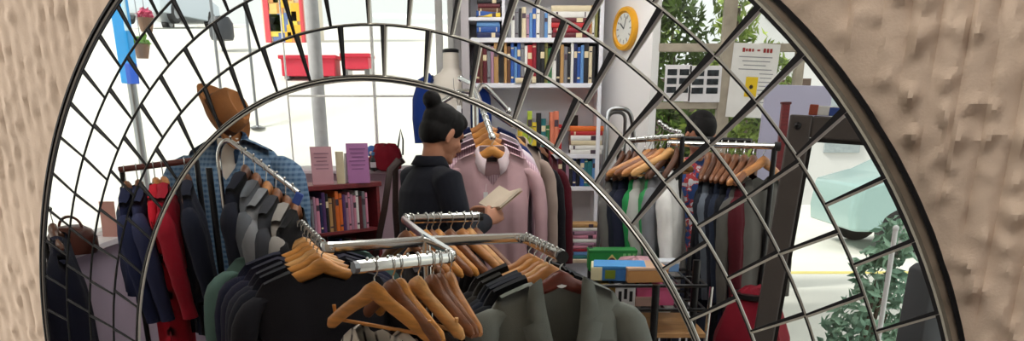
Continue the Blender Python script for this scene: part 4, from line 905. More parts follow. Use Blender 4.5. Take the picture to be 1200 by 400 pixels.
# third shelf (181)
row(606, 662, 2, 'on the third white shelf', ['yellow', 'lime', 'lime', 'yellow', 'black', 'teal', 'green', 'salmon', 'salmon', 'red', 'maroon', 'sky blue', 'navy', 'white', 'grey', 'white'], (.17, .265), (.019, .031), 15, 'books on the third white shelf')
bookstack((px_x(687, SZ[2]), YB + .02, SZ[2] + .0005), 0, ['white', 'white', 'cream', 'white', 'red', 'orange'], 'the white and red pile on the third white shelf', 'books lying on the third white shelf', .22, .17, (.022, .032))
kx = px_x(676, SZ[2])
book('black book upright behind the white pile on the third white shelf', 'black', Matrix.Translation((kx - .01, YB + .235, SZ[2] + .0005)), .055, .24, .05, 'books on the third white shelf', 2)
# fourth shelf (219)
row(641, 702, 3, 'on the fourth white shelf', ['pink', 'maroon', 'purple', 'maroon', 'black', 'mauve', 'black', 'navy', 'black', 'blue', 'teal', 'teal', 'sky blue', 'teal', 'black', 'black', 'black', 'navy'], (.16, .21), (.019, .03), 16, 'books on the fourth white shelf')
# piles on the base top
bookstack((at(664, 290, 5.55).x, 5.42, ZD + .0005), 0, ['navy', 'mauve', 'purple', 'white', 'blue'], 'the low pile beside the tall pink pile', 'books piled left on the bookcase base', .16, .14, (.018, .026))
bookstack((at(682, 290, 5.5).x, 5.36, ZD + .0005), .05, ['teal', 'sky blue', 'crimson', 'pink', 'mauve', 'white', 'pink', 'mauve', 'white', 'tan'], 'the tall pink pile on the bookcase base', 'books piled on the bookcase base', .20, .15, (.017, .025))
bk_ = at(700, 275, 5.6)
ub = thing('round_basket', 'small brown round basket behind the pink pile on the bookcase base', 'basket', (bk_.x, 5.55, ZD + .0005))
obj('bowl', MB().lathe([(.001, 0), (.06, 0), (.085, .06), (.088, .16), (.08, .16), (.076, .06), (.05, .012), (.001, .012)], 24), mat('wicker', (92, 60, 42), .8, 0, .3, 40, .5, 80), ub)
obj('loop', MB().tube([(.08 * cos(a), 0, .155 + .05 * sin(a)) for a in [pi * k / 10 for k in range(11)]], .005, 6), mat('wicker', None), ub)

# ================================================================== CLOCK on the pier
pa, pb = V3((XC0 - .03, 5.92, 0)), V3((XC1, 5.36, 0)); pd = (pb - pa).normalized(); pn = V3((pd.y, -pd.x, 0))
def pier_at(px, py):
    r = ray(px, py); o = V3((0, 0, CAMZ)); t = (pa - o).dot(pn) / r.dot(pn); return o + r * t
cc = pier_at(735, 34); hgt = (pier_at(735, 8) - pier_at(735, 60)).length / 2
ck = thing('wall_clock', 'round yellow wall clock on the white pier', 'clock', cc); RC = Matrix((pd, -pn, V3((0, 0, 1)))).transposed().to_4x4() @ Matrix.Rotation(pi / 2, 4, 'X')
YEL = mat('clock_yellow', (226, 164, 36), .35, 0, .08, 10)
def lat(p): return MB().lathe(p, 40, RC)
g = hgt
obj('case', lat([(.001, 0), (g * .98, 0), (g, .012), (g * .96, .032), (g * .80, .036), (g * .72, .022), (.001, .022)]), YEL, ck)
obj('dial', lat([(.001, .0225), (g * .71, .0225), (g * .71, .024), (.001, .024)]), paint((220, 222, 218), .3), ck)
for k in range(12):
    a = k * pi / 6; M = RC @ Matrix.Rotation(a, 4, 'Z') @ Matrix.Translation((0, g * .58, .0245))
    obj('hour_mark', MB().box((0, 0, 0), (.008, .022, .001)).xf(M), paint((150, 152, 150)), ck, smooth=False)
for a, L, w in ((.9, .42, .009), (-.35, .56, .006)):
    obj('hand', MB().box((0, g * L / 2, .026), (w, g * L, .0015)).xf(RC @ Matrix.Rotation(a, 4, 'Z')), paint((90, 92, 96)), ck, smooth=False)

# ================================================================== GARDEN WINDOW: posters, flyer, greenery
YG = 5.388
def sheet(name, label, cat, pxs, col, Y=YG, rot=0.):
    (x0, y0), (x1, y1) = pxs; a, b = at(x0, y0, Y), at(x1, y1, Y); w, h = b.x - a.x, a.z - b.z
    t = thing(name, label, cat, ((a.x + b.x) / 2, Y, b.z)); t.rotation_euler = (0, rot, 0)
    obj('paper', MB().box((0, 0, h / 2), (w, .003, h)), paint(col), t, smooth=False); return t, w, h
PH = mat('dark_photo', (38, 44, 48), .35, 0, .9, 30)
for nm, pxs, rows in (('white sheet with six dark photos, left of two on the garden window', ((780, 76), (808, 119)), 3), ('white sheet with six dark photos, right of two on the garden window', ((809, 77), (843, 120)), 3)):
    t, w_, h_ = sheet('photo_sheet', nm, 'poster', pxs, (226, 224, 226))
    for r in range(rows):
        for c in range(2): obj('photo', MB().box(((c - .5) * w_ * .46, -.0025, h_ * (.80 - .24 * r)), (w_ * .36, .002, h_ * .165)), PH, t, smooth=False)
t, w_, h_ = sheet('flyer', 'tall white flyer with a red heading and yellow square on the garden window', 'flyer', ((857, 51), (903, 138)), (228, 226, 222), YG - .003, .04)
RED = paint((150, 44, 40)); GRY = paint((150, 150, 152))
hx = -.30
for k, (wd, hh) in enumerate(((.05, .05), (.035, .034), (.05, .036), (.04, .034), (0, 0), (.06, .02), (0, 0), (.05, .05), (.045, .05), (.05, .05))):
    if wd: obj('heading_stroke', MB().box((w_ * hx + w_ * wd / 2 + .0, -.0025, h_ * .91), (w_ * wd * 1.05, .0015, h_ * hh * 1.1)), RED, t, smooth=False)
    hx += (wd or .03) + .022
for k in range(12):
    z = h_ * (.82 - .055 * k); 
    if k < 4: obj('text_line', MB().box((w_ * .02 * (k % 2), -.0025, z), (w_ * (.72 - .12 * (k % 3)), .001, h_ * .014)), GRY, t, smooth=False)
    else: obj('text_line', MB().box((w_ * .27, -.0025, z), (w_ * (.3 - .05 * (k % 2)), .001, h_ * .012)), GRY, t, smooth=False)
obj('yellow_square', MB().box((-w_ * .02, -.003, h_ * .42), (w_ * .26, .0015, h_ * .27)), paint((226, 190, 30)), t, smooth=False)
obj('dark_sun', MB().prism([(-w_ * .02 + w_ * .055 * (1 if q % 2 else .6) * cos(2 * pi * q / 20), -.0042, h_ * .42 + w_ * .055 * (1 if q % 2 else .6) * sin(2 * pi * q / 20)) for q in range(20)], (0, .001, 0)), paint((48, 36, 20)), t, smooth=False)
def foliage(mb, c, r, n, size, rnd, squash=1.):
    c = V3(c)
    for _ in range(n):
        d = V3((rnd.gauss(0, 1), rnd.gauss(0, 1), rnd.gauss(0, 1))).normalized() * (rnd.uniform(.35, 1) ** .5)
        bump = .8 + .35 * noise.noise(d * 2.3 + c)
        p = c + V3((d.x * r[0], d.y * r[1], d.z * r[2])) * bump
        a = V3((rnd.gauss(0, 1), rnd.gauss(0, 1), rnd.gauss(0, 1))).normalized(); b = a.orthogonal().normalized(); s = size * rnd.uniform(.6, 1.3)
        q = a.cross(b) * s * .12
        mb.add([p - a * s, p + b * s * .42 + q, p + a * s, p - b * s * .42 + q], [(0, 1, 2, 3)])
def leafm(key, c1, c2):
    if key in MATS: return MATS[key]
    m = mat(key, c1, .55, 0, .55, 5, 0, 60, .3); r = [n for n in m.node_tree.nodes if n.type == 'VALTORGB'][0]
    r.color_ramp.elements[1].color = lin(c2) + (1,)
    b = m.node_tree.nodes['Principled BSDF']; b.inputs['Subsurface Weight'].default_value = 0
    return m
def bush(name, label, cat, loc, blobs, m, n, size, seed, trunk=.04, group='greenery behind the garden window'):
    t = thing(name, label, cat, loc, 0, group); rnd = random.Random(seed); mb = MB(); tr = MB()
    for c, r in blobs:
        foliage(mb, c, r, int(n * r[0] * r[2] * 3), size, rnd)
        tr.tube([(0, 0, 0), (c[0] * .4, c[1] * .4, c[2] * .5), c], [trunk, trunk * .7, trunk * .3], 7)
    obj('foliage', mb, m, t, smooth=False); obj('stem', tr, wood((80, 64, 50), .8), t)
LF1 = leafm('leaf_dark', (52, 78, 34), (118, 150, 60)); LF2 = leafm('leaf_mid', (96, 136, 52), (180, 200, 96)); LF3 = leafm('leaf_teal', (104, 168, 142), (176, 214, 186))
gx = lambda px, Y: xat(px, 120, Y)
bush('ivy_bush', 'dark leafy bush behind the left pane of the garden window', 'bush', (gx(778, 6.9), 6.95, 0), [((0, 0, 1.3), (.42, .35, .55)), ((.08, .1, 2.05), (.36, .3, .6)), ((-.12, 0, 2.4), (.3, .3, .4))], LF1, 1500, .045, 1)
bush('laurel_bush', 'green bush behind the upper right of the garden window panes', 'bush', (gx(836, 6.8), 6.8, 0), [((.1, 0, 1.7), (.30, .3, .55)), ((.14, 0, 2.35), (.22, .3, .45)), ((-.05, .1, 1.2), (.4, .3, .45))], LF2, 1500, .045, 2)
bush('hedge_bush', 'bright green bush behind the flyer on the garden window', 'bush', (gx(885, 6.5), 6.5, 0), [((0, 0, 1.15), (.38, .3, .5)), ((.05, .05, 1.75), (.3, .25, .45))], LF2, 1600, .04, 3)
bush('climbing_plant', 'tall yellowish plant in the bright gap of the garden window', 'bush', (gx(812, 7.6), 7.6, 0), [((-.02, 0, 1.5), (.35, .3, .6)), ((-.22, 0, 2.3), (.12, .2, .35))], LF2, 900, .04, 4)
fence = thing('garden_wall', 'dark timber garden fence behind the bushes', 'fence', (gx(790, 8.3), 8.3, 0))
for k in range(14): obj('board', MB().box((-.75 + k * .15, 0, .95), (.14, .025, 1.9 + .02 * (k % 3))), wood((92, 76, 66), .8), fence, bevel=.004)
# string of fairy lights under the garden window
fl0, fl1 = at(770, 138, 5.2), at(800, 152, 5.2)
lg = thing('bead_garland', 'string of small silver baubles in front of the garden window', 'garland', ((fl0 + fl1) / 2))
gp = [V3(fl0) + (fl1 - fl0) * (k / 9) + V3((0, 0, -.02 * sin(pi * k / 9))) - V3(lg.location) for k in range(10)]
obj('cord', MB().tube(gp, .002, 5), DARKM, lg)
for k in range(1, 9): obj('bauble', MB().ell(gp[k] - V3((0, 0, .012)), .012 + .004 * (k % 2)), CHROME, lg)

# ================================================================== RIGHT: racks of clothes
# folding chrome frame by the pier
fr = at(726, 200, 4.7)
ff = thing('chrome_frame', 'chrome tube frame with a rounded top in front of the white pier', 'stand', (fr.x, 4.7, 0))
def lf(*ps): return [V3(p) - V3(ff.location) for p in ps]
zb = .03
A = [at(707, 215, 4.6), at(711, 150, 4.66), at(711, 128, 4.7), at(738, 127, 4.7), at(742, 150, 4.74), at(752, 215, 4.8)]
P = lf(*A); P = [V3((P[0].x - .06, P[0].y - .1, zb))] + P[1:-1] + [V3((P[-1].x + .06, P[-1].y + .1, zb))]
obj('outer_loop', MB().tube(rounded(P, .06, 6), .012, 10), STEEL, ff)
Bq = lf(at(716, 215, 4.9), at(712, 132, 4.73), at(733, 131, 4.73), at(736, 215, 4.9)); Bq[0] = V3((Bq[0].x, .35, zb)); Bq[3] = V3((Bq[3].x, .35, zb))
obj('rear_loop', MB().tube(rounded(Bq, .05, 6), .010, 10), STEEL, ff); obj('cross_bar', MB().tube([P[1] + V3((0, 0, -.5)), P[-2] + V3((0, 0, -.5))], .008, 8), STEEL, ff)
# rail of mixed clothes in front of the garden window
m0, m1 = at(726, 166, 4.35), at(800, 160, 4.15)
rr_ = thing('garment_rail', 'chrome clothes rail below the photo sheets, hung with green and white clothes', 'clothes rack', (m0.x, m0.y, 0))
def lr(*ps): return [V3(p) - V3(rr_.location) for p in ps]
obj('rail', MB().tube(lr(m0, m1), .013, 10), CHROME, rr_)
for q in (m0, m1):
    obj('upright', MB().tube(lr((q.x, q.y + .0, .03), q), .012, 10), DARKM, rr_); obj('foot', MB().tube(lr((q.x, q.y - .22, .02), (q.x, q.y + .22, .02)), .014, 8), DARKM, rr_)
MR = [(.06, .30, (110, 108, 106), 'grey coat at the left end of the rail under the photo sheets', 'jacket', 1.0), (.17, .26, (30, 36, 50), 'dark navy coat beside the grey coat under the photo sheets', 'jacket', .95), (.28, .3, (34, 38, 58), 'dark denim blue jacket left of the green top', 'jacket', .92), (.42, .2, (44, 150, 84), 'bright green top under the photo sheets', 'top', .85), (.54, .36, (186, 188, 184), 'white and grey top right of the green one', 'top', .82), (.66, .3, (60, 150, 90), 'second green top behind the white and grey one', 'top', .85), (.78, .3, (128, 130, 136), 'grey shirt on the right half of the rail', 'shirt', .85), (.92, .3, (232, 230, 228), 'white shirt at the right end of the rail', 'shirt', .8)]
for k, (f, yw, col, lab, nm, L_) in enumerate(MR):
    p = m0 + (m1 - m0) * f + V3((0, 0, .0135)); yw = 1.12 + .12 * sin(k * 3)
    hanger(['slim dark hanger in ' + lab.split(' under')[0].split(' at the')[0].split(' on the')[0]][0], p, yw, 'dark', group='hangers under the photo sheets', hw=.15, drop=.10, thick=.8)
    if k in (1, 3): mm_ = cloth(col, .2)
    else: mm_ = cloth(col)
    garment(nm, lab, nm, p + V3((0, 0, -.045)), yw, mm_, 'clothes under the photo sheets', hw=.165, L=L_, D=.08, vd=.05, nw=.09, sl=.5 if k != 4 else .35, seed=300 + k, sr=.05, sy=.65, drop=.10, collar=cloth((220, 200, 120)) if k == 4 else None)
for k, (f, w_, lab) in enumerate(((.48, 'tan', 'tan wide hanger, leftmost of the bare ones under the photo sheets'), (.58, 'brown', 'brown wide hanger, second of the bare ones under the photo sheets'), (.68, 'tan', 'tan wide hanger, third of the bare ones under the photo sheets'), (.80, 'pale', 'pale wide hanger, rightmost of the bare ones under the photo sheets'))):
    hanger(lab, m0 + (m1 - m0) * f + V3((0, -.005, .0135)), .50 + .06 * k, w_, bar=k in (1, 3), group='bare hangers under the photo sheets', hw=.225, drop=.085, thick=1.1)
# second rail, further right, dark clothes
n0, n1 = at(842, 168, 4.3), at(908, 172, 4.05)
r2_ = thing('garment_rail', 'chrome and dark clothes rail before the lavender board', 'clothes rack', (n0.x, n0.y, 0))
def l2_(*ps): return [V3(p) - V3(r2_.location) for p in ps]
q0, q1 = at(800, 184, 4.0), at(905, 172, 4.05)
obj('rail', MB().tube(l2_(n0 + V3((-.25, 0, 0)), n1), .014, 10), CHROME, r2_); obj('rail', MB().tube(l2_(n0 + V3((-.2, .22, .02)), n1 + V3((-.05, .22, .02))), .012, 10), DARKM, r2_)
for q in (n0 + V3((-.25, 0, 0)), n1): obj('upright', MB().tube(l2_((q.x, q.y, .03), q), .013, 10), DARKM, r2_); obj('foot', MB().tube(l2_((q.x, q.y - .2, .02), (q.x, q.y + .35, .02)), .014, 8), DARKM, r2_)
obj('end_knob', MB().tube(l2_(n1, n1 + V3((.025, -.003, 0))), .021, 10), BLACK, r2_)
DR = [(-.18, (36, 40, 50), 'dark slate jacket, first on the rail before the lavender board', 1.35), (-.06, (104, 112, 124), 'blue grey jacket, second on the rail before the lavender board', 1.3), (.06, (28, 32, 44), 'navy black jacket, third on the rail before the lavender board', 1.3), (.18, (40, 48, 66), 'denim blue jacket, fourth on the rail before the lavender board', 1.25), (.32, (24, 26, 32), 'long black coat in the middle of the rail before the lavender board', 1.2), (.48, (30, 34, 60), 'dark blue coat right of the long black one', 1.15), (.64, (84, 24, 34), 'dark wine red coat on the rail before the lavender board', 1.1), (.82, (96, 94, 90), 'long grey-olive coat at the right end beside the glass panel', 1.0)]
for k, (f, col, lab, yw) in enumerate(DR):
    p = n0 + (n1 - n0) * f + V3((0, 0, .0145)); yw = .6 if k == 7 else yw
    hanger(['brown', 'dark', 'brown', 'chestnut', 'brown', 'reddish', 'wide brown', 'pale'][k] + ' wooden hanger, ' + ORD[k] + ' from the left before the lavender board', p, yw, ['brown', 'dark', 'brown', 'brown', 'brown', 'brown', 'brown', 'tan'][k], group='hangers before the lavender board', hw=.2, drop=.09, thick=1.2)
    garment('jacket' if k < 4 else 'coat', lab, 'jacket' if k < 4 else 'coat', p + V3((0, 0, -.05)), yw, cloth(col), 'dark clothes before the lavender board', hw=.2, L=(.75, .72, .8, .75, 1.05, 1.0, 1.0, 1.1)[k], D=.08, vd=.05, nw=.09, sl=.55, seed=330 + k, sr=.05, sy=.65, drop=.10)
# low grey coat rail end: red bag under the rail
rb2 = thing('red_sack', 'dark red cloth sack under the dark coats at the right', 'bag', (at(872, 372, 3.9).x, 3.75, .0))
obj('body', MB().loft([[V3((a * cos(2 * pi * j / 24) + .012 * sin(j * 2.3), a * .8 * sin(2 * pi * j / 24), z + .012 * sin(j * 1.9))) for j in range(24)] for z, a in ((0, .16), (.03, .19), (.3, .2), (.6, .17), (.78, .10), (.82, .05))]), cloth((128, 22, 40)), rb2)
obj('tie', MB().lathe([(.085, .77), (.10, .78), (.10, .80), (.08, .80)], 20), DARKM, rb2)

# lavender board with a dark red frame, small coloured box
LAV = mat('lavender_board', (176, 174, 198), .6, 0, .05, 5)
b0, b1 = at(899, 100, 4.75), at(976, 100, 4.75)
bd = thing('lavender_board', 'pale lavender sign board standing behind the glass panel, blank', 'board', ((b0.x + b1.x) / 2, 4.78, 0))
ol = [at(x, y, 4.75) - V3(bd.location) for x, y in ((899, 99), (976, 101), (972, 150), (931, 152), (922, 235), (880, 235), (892, 150))]
obj('sheet', MB().prism(ol, (0, .03, 0)), LAV, bd, bevel=.004)
zf = at(900, 235, 4.75).z
for x in (ol[4].x - .03, ol[5].x + .03): obj('leg', MB().box((x, .015, zf / 2), (.035, .03, zf + .04)), LAV, bd, bevel=.003)
obj('foot', MB().box(((ol[4].x + ol[5].x) / 2, .015, .02), (.34, .36, .04)), LAV, bd, bevel=.004)
f0_ = at(921, 121, 4.45)
fm = thing('plank', 'narrow dark red plank standing between the lavender board and the glass panel', 'plank', (f0_.x, 4.45, 0))
obj('face', MB().box((0, 0, f0_.z / 2), (.04, .03, f0_.z)), wood((104, 32, 36)), fm, bevel=.004); obj('cap', MB().box((0, 0, f0_.z), (.048, .036, .012)), wood((84, 26, 30)), fm, bevel=.002); obj('foot', MB().box((0, 0, .015), (.16, .2, .03)), wood((84, 26, 30)), fm, bevel=.003)

# tall glass panel in a dark frame, leaning
GF = mat('dark_grey_frame', (84, 78, 76), .45, .1, .08, 6)
o_ = at(926, 134, 2.95); tl = .06
e1 = (V3((cos(-.30), sin(-.30), 0)) * cos(tl) - V3((0, 0, 1)) * sin(tl)); e2 = V3((0, 0, 1)) * cos(tl) + V3((cos(-.30), sin(-.30), 0)) * sin(tl); e3 = e1.cross(e2)
hp_ = (o_.z - .02) / e2.z
gp_ = thing('glass_panel', 'tall glass panel in a dark grey frame leaning at the right, bright street behind', 'glass panel', V3(o_) - e2 * hp_)
RG = Matrix((e1, -e3, e2)).transposed()
def gbox(x0, x1, z0, z1, y=0., th=.045): return MB().box(RG @ V3(((x0 + x1) / 2, y, (z0 + z1) / 2)), (x1 - x0, th, z1 - z0), RG)
W_ = .86; fwp = .075
obj('stile', gbox(0, fwp, 0, hp_), GF, gp_, bevel=.006); obj('stile', gbox(W_ - fwp, W_, 0, hp_), GF, gp_, bevel=.006)
obj('rail', gbox(fwp, W_ - fwp, hp_ - fwp * .95, hp_), GF, gp_, bevel=.006); obj('rail', gbox(fwp, W_ - fwp, 0, .12), GF, gp_, bevel=.006)
obj('glazing_bead', gbox(fwp, fwp + .012, .12, hp_ - fwp * .95, 0, .03), DARKM, gp_); obj('glazing_bead', gbox(fwp, W_ - fwp, hp_ - fwp - .008, hp_ - fwp * .95, 0, .03), DARKM, gp_)
obj('pane', gbox(fwp, W_ - fwp, .12, hp_ - fwp * .95, 0, .006), GLASS, gp_, smooth=False)
obj('hinge_bolt', MB().ell(RG @ V3((.03, -.026, hp_ - .035)), .012), DARKM, gp_)
cb = thing('bright_packet', 'small red, white and blue packet on top of the glass panel frame', 'packet', V3(o_) + e1 * .06 + e2 * .001)
obj('box_body', MB().box(RG @ V3((.05, 0, .016)), (.10, .03, .03), RG), paint((226, 226, 226)), cb, bevel=.003); obj('red_end', MB().box(RG @ V3((.012, -.001, .017)), (.028, .032, .034), RG), paint((150, 70, 50)), cb, bevel=.003)
obj('blue_band', MB().box(RG @ V3((.078, -.001, .0145)), (.034, .032, .027), RG), paint((52, 78, 150)), cb, bevel=.003)

# ================================================================== BLACK SHELF STAND with boxes
zt1, zt2, zt3 = zat(325, 3.72), zat(353, 3.7), zat(382, 3.68)
x0, x1 = at(700, 325, 3.6).x, at(826, 325, 3.6).x
ss = thing('black_shelf_stand', 'black metal shelf stand with boxes, right of the grey suit jacket', 'shelf', (x0, 3.55, 0))
for z in (zt1, zt2):
    for k in range(9): obj('shelf_rod', MB().tube([((x1 - x0) * k / 8, 0, z - .006), ((x1 - x0) * k / 8, .41, z - .006)], .0055, 6), DARKM, ss)
    for y in (0, .2, .41): obj('shelf_edge', MB().tube([(0, y, z - .008), (x1 - x0, y, z - .008)], .008, 6), DARKM, ss)
for z in (zt3, .35): obj('shelf', MB().box(((x1 - x0) / 2, .20, z - .012), (x1 - x0 + .02, .42, .022)), DARKM if z != zt3 else wood((186, 140, 92)), ss, bevel=.003)
pl_ = [at(768, 340, 3.55).x - x0, at(816, 340, 3.55).x - x0, .0, x1 - x0]
for x, y in ((pl_[0], -.015), (pl_[1], .03), (.0, .40), (x1 - x0, .40), (.0, .0)):
    obj('post', MB().tube([(x, y, 0), (x, y, (zt1 + .0) if y < .02 else zt1 + .10)], .017 if y < .05 else .012, 12), DARKM, ss)
obj('chrome_tube', MB().tube([(pl_[1] + .07, .1, 0), (pl_[1] + .09, .1, zt1 - .03)], .010, 10), CHROME, ss)
def carton(name, label, px0, px1, pyb, pyt, Y, dep, z, col, yaw=0., topc=None, deco=None, group='boxes on the black shelf stand'):
    a, b = at(px0, pyb, Y), at(px1, pyb, Y); h = at(px0, pyt, Y).z - at(px0, pyb, Y).z; w = b.x - a.x
    t = thing(name, label, 'box', ((a.x + b.x) / 2, Y + dep / 2, z), yaw, group)
    obj('body', MB().box((0, 0, h / 2), (w, dep, h)), paint(col), t, bevel=.003)
    obj('lid', MB().box((0, 0, h - .004), (w + .004, dep + .004, .012)), paint(topc or col), t, bevel=.002)
    if deco: deco(t, w, h, dep)
    return t
def d_green(t, w, h, d):
    obj('pale_diamond', MB().prism([(-w * .14, -d / 2 - .002, h * .5), (0 - w * .02, -d / 2 - .002, h * .18), (w * .10, -d / 2 - .002, h * .5), (-w * .02, -d / 2 - .002, h * .82)], (0, .0015, 0)), paint((214, 196, 120)), t, smooth=False)
    obj('dark_oval', MB().prism([(-w * .02 + w * .07 * cos(a), -d / 2 - .0035, h * .5 + h * .16 * sin(a)) for a in [2 * pi * q / 18 for q in range(18)]], (0, .0015, 0)), paint((92, 40, 34)), t, smooth=False)
    for k in range(3): obj('pale_stripe', MB().box((w * (.24 + .1 * k), -d / 2 - .001, h * .5), (w * .06, .002, h * .7)), paint((120, 190, 120)), t, smooth=False)
carton('green_box', 'green box with a pale diamond and dark oval, at the back of the black stand', 690, 746, 309, 285, 3.88, .1, zt1, (40, 140, 62), 0, (30, 120, 52), d_green)
def d_blue(t, w, h, d): obj('cream_end', MB().box((-w / 2 + .012, -.002, h * .48), (.05, d + .005, h * .93)), paint((226, 218, 180)), t, bevel=.002); obj('green_patch', MB().box((-w * .18, -d / 2 - .001, h * .45), (w * .2, .003, h * .6)), paint((120, 140, 40)), t, smooth=False)
carton('blue_box', 'flat blue box with a cream end on the black stand', 698, 758, 325, 308, 3.62, .17, zt1, (60, 120, 190), -.10, (74, 150, 214), d_blue)
carton('brown_box', 'tan cardboard box at the front right of the black stand', 733, 781, 327, 310, 3.58, .2, zt1, (196, 142, 88), .10, (206, 168, 140))
carton('blue_white_box', 'blue and white box behind the tan cardboard box', 757, 796, 306, 294, 3.85, .1, zt1, (120, 160, 210), .05, (220, 224, 232))
carton('pink_pouch_box', 'bright pink box on the second level of the black stand', 746, 790, 352, 331, 3.6, .12, zt2, (214, 96, 140), 0)
carton('pale_pink_box', 'pale pinkish box under the bright pink one', 744, 772, 363, 353, 3.58, .1, zt2 + .0, (206, 172, 160), 0)
carton('gold_box', 'gold patterned box on the second level, left end of the black stand', 697, 714, 352, 328, 3.6, .1, zt2, (176, 142, 70), .1)
carton('gold_box', 'second gold box beside the black and white box', 712, 724, 354, 331, 3.6, .1, zt2, (150, 118, 54), .0)
def d_bw(t, w, h, d):
    for k in range(3): obj('black_mark', MB().box((w * (-.28 + .28 * k), -d / 2 - .001, h * (.5 + .12 * (k % 2))), (w * .16, .003, h * .5)), BLACK, t, smooth=False)
carton('black_white_box', 'white box with black marks on the second level of the black stand', 721, 744, 357, 333, 3.58, .1, zt2, (220, 220, 222), 0, None, d_bw)
carton('dark_case', 'black case between the gold boxes and the pink box', 712, 746, 336, 322, 3.8, .1, zt2 + .0, (36, 34, 36), 0)
wt = at(752, 292, 3.85)
sw = thing('pink_scarf', 'crumpled white and pink scarf lying behind the blue box', 'scarf', (at(735, 295, 3.95).x + .03, 3.86, zt1 + .002))
obj('cloth_body', MB().loft([[V3((a * cos(2 * pi * j / 28) * (1 + .12 * sin(j * 2.7)), .06 * a / .09 * sin(2 * pi * j / 28), z + .012 * sin(j * 2.1 + a * 30))) for j in range(28)] for z, a in ((0, .09), (.03, .10), (.055, .075), (.065, .02))]), cloth((214, 170, 182), .3), sw)

# ================================================================== STREET
def gpt(px, py): return atz(px, py, -.07)
sg = thing('street_sign', 'tall bright blue sign post outside at the upper left', 'sign', (xat(152, 90, 8.0), 8.0, gz(8.)))
CY = paint((20, 150, 224)); z_ = -gz(8.)
wS = xat(163, 60, 8.) - xat(147, 60, 8.)
obj('panel', MB().box((0, 0, zat(98, 8) + 1.0 + z_), (wS, .12, 2.0)), CY, sg, bevel=.01); obj('post', MB().tube([(0, .02, 0), (0, .02, zat(98, 8) + z_)], .04, 12), STEEL, sg)
obj('deep_blue_plate', MB().box((wS * .45, -.07, zat(87, 8) + z_), (wS * .85, .02, .17)), paint((22, 84, 196)), sg, bevel=.004)
obj('pale_plate', MB().box((wS * .55, -.07, zat(15, 8) + z_), (wS * .3, .02, .3)), paint((190, 220, 236)), sg, bevel=.004)
for px, py, Y, col, lab in ((170, 21, 8.6, (206, 70, 110), 'pink flower basket hanging near the blue sign post'), (165, 52, 8.3, (110, 160, 50), 'green plant pot hanging on the blue sign post')):
    p = at(px, py, Y); t = thing('hanging_basket', lab, 'plant', p); mb = MB(); foliage(mb, (0, 0, .02), (.09, .09, .07), 160, .03, random.Random(px))
    obj('leaves', mb, mat('petal_%d' % px, col, .6), t, smooth=False); obj('pot', MB().lathe([(.001, -.12), (.05, -.12), (.08, 0), (.07, 0), (.04, -.1), (.001, -.1)], 16), paint((120, 90, 70)), t); obj('chain', MB().tube([(0, 0, 0), (0, 0, .5)], .004, 5), STEEL, t)
pp = at(371, 90, 6.9)
po = thing('lamp_post', 'round grey concrete post on the pavement outside the window', 'post', (pp.x, 6.9, -.07))
obj('shaft', MB().lathe([(.001, 0), (.075, 0), (.075, .02), (.055, .06), (.052, 3.6), (.001, 3.6)], 20), mat('concrete_post', (176, 176, 180), .7, 0, .1, 20), po); obj('base_collar', MB().lathe([(.075, 0), (.09, 0), (.085, .15), (.06, .18)], 20), mat('concrete_post', None), po)
for px, lab in ((258, 'thin grey pole outside, rising directly above the brown hat'), (297, 'thin grey pole outside, just right of the brown hat')):
    p = at(px, 100, 9.5); t = thing('sign_pole', lab, 'pole', (p.x, 9.5, gz(9.5))); obj('tube', MB().tube([(0, 0, 0), (0, 0, 3)], .016, 8), STEEL, t); obj('foot_plate', MB().lathe([(.001, 0), (.08, 0), (.08, .012), (.03, .03)], 12), STEEL, t)
for px0, px1, py0, py1, lab in ((335, 395, 68, 90, 'longer red planter box outside, crossed by the grey post'), (405, 434, 66, 82, 'shorter red planter box outside, right of the lamp post')):
    Y = 10.7; a, b = at(px0, py1, Y), at(px1, py0, Y); t = thing('planter_box', lab, 'planter', ((a.x + b.x) / 2, Y, gz(Y)), 0, 'red planters across the pavement'); w = b.x - a.x; G = -gz(Y); h = b.z + G
    obj('trough', MB().box((0, 0, a.z + G + (b.z - a.z) / 2), (w, .35, b.z - a.z)), paint((214, 52, 76)), t, bevel=.01)
    obj('rim', MB().box((0, 0, b.z + G), (w + .05, .4, .04)), paint((206, 44, 68)), t, bevel=.006)
    for s in (-1, 1): obj('leg', MB().box((s * w * .42, 0, (a.z + G) / 2), (.06, .3, abs(a.z + G) + .02)), STEEL, t)
# shop front over the road with a colourful display
sf = at(334, 20, 15.); gf = gz(15.)
bl = thing('shop_building', 'small cream shop across the street with a colourful display window', 'building', (sf.x, 15., gf))
CRM = mat('cream_render', (236, 226, 210), .8, 0, .06, 2)
def wx(px): return at(px, 20, 15.).x - sf.x
zz0, zz1 = zat(52, 15) - gf, zat(-40, 15) - gf
obj('facade', MB().box(((wx(306) + wx(362)) / 2, .6, (zz1 + .5) / 2), (wx(362) - wx(306), 1.0, zz1 + .5)), CRM, bl)
obj('roof', MB().box(((wx(306) + wx(362)) / 2, .6, zz1 + .55), (wx(362) - wx(306) + .3, 1.3, .12)), paint((214, 90, 84)), bl, bevel=.01)
obj('display_window', MB().box(((wx(312) + wx(352)) / 2, .08, (zz0 + zz1) / 2), (wx(352) - wx(312), .06, zz1 - zz0)), paint((244, 236, 210)), bl)
for nm, c_, sz in (('window_frame', (wx(312), .05, (zz0 + zz1) / 2), (.09, .1, zz1 - zz0)), ('window_frame', (wx(353), .05, (zz0 + zz1) / 2), (.05, .1, zz1 - zz0)), ('window_frame', ((wx(312) + wx(353)) / 2, .05, zz0), (wx(353) - wx(312), .1, .06))): obj(nm, MB().box(c_, sz), paint((224, 80, 90)), bl, bevel=.01)
rnd = random.Random(9)
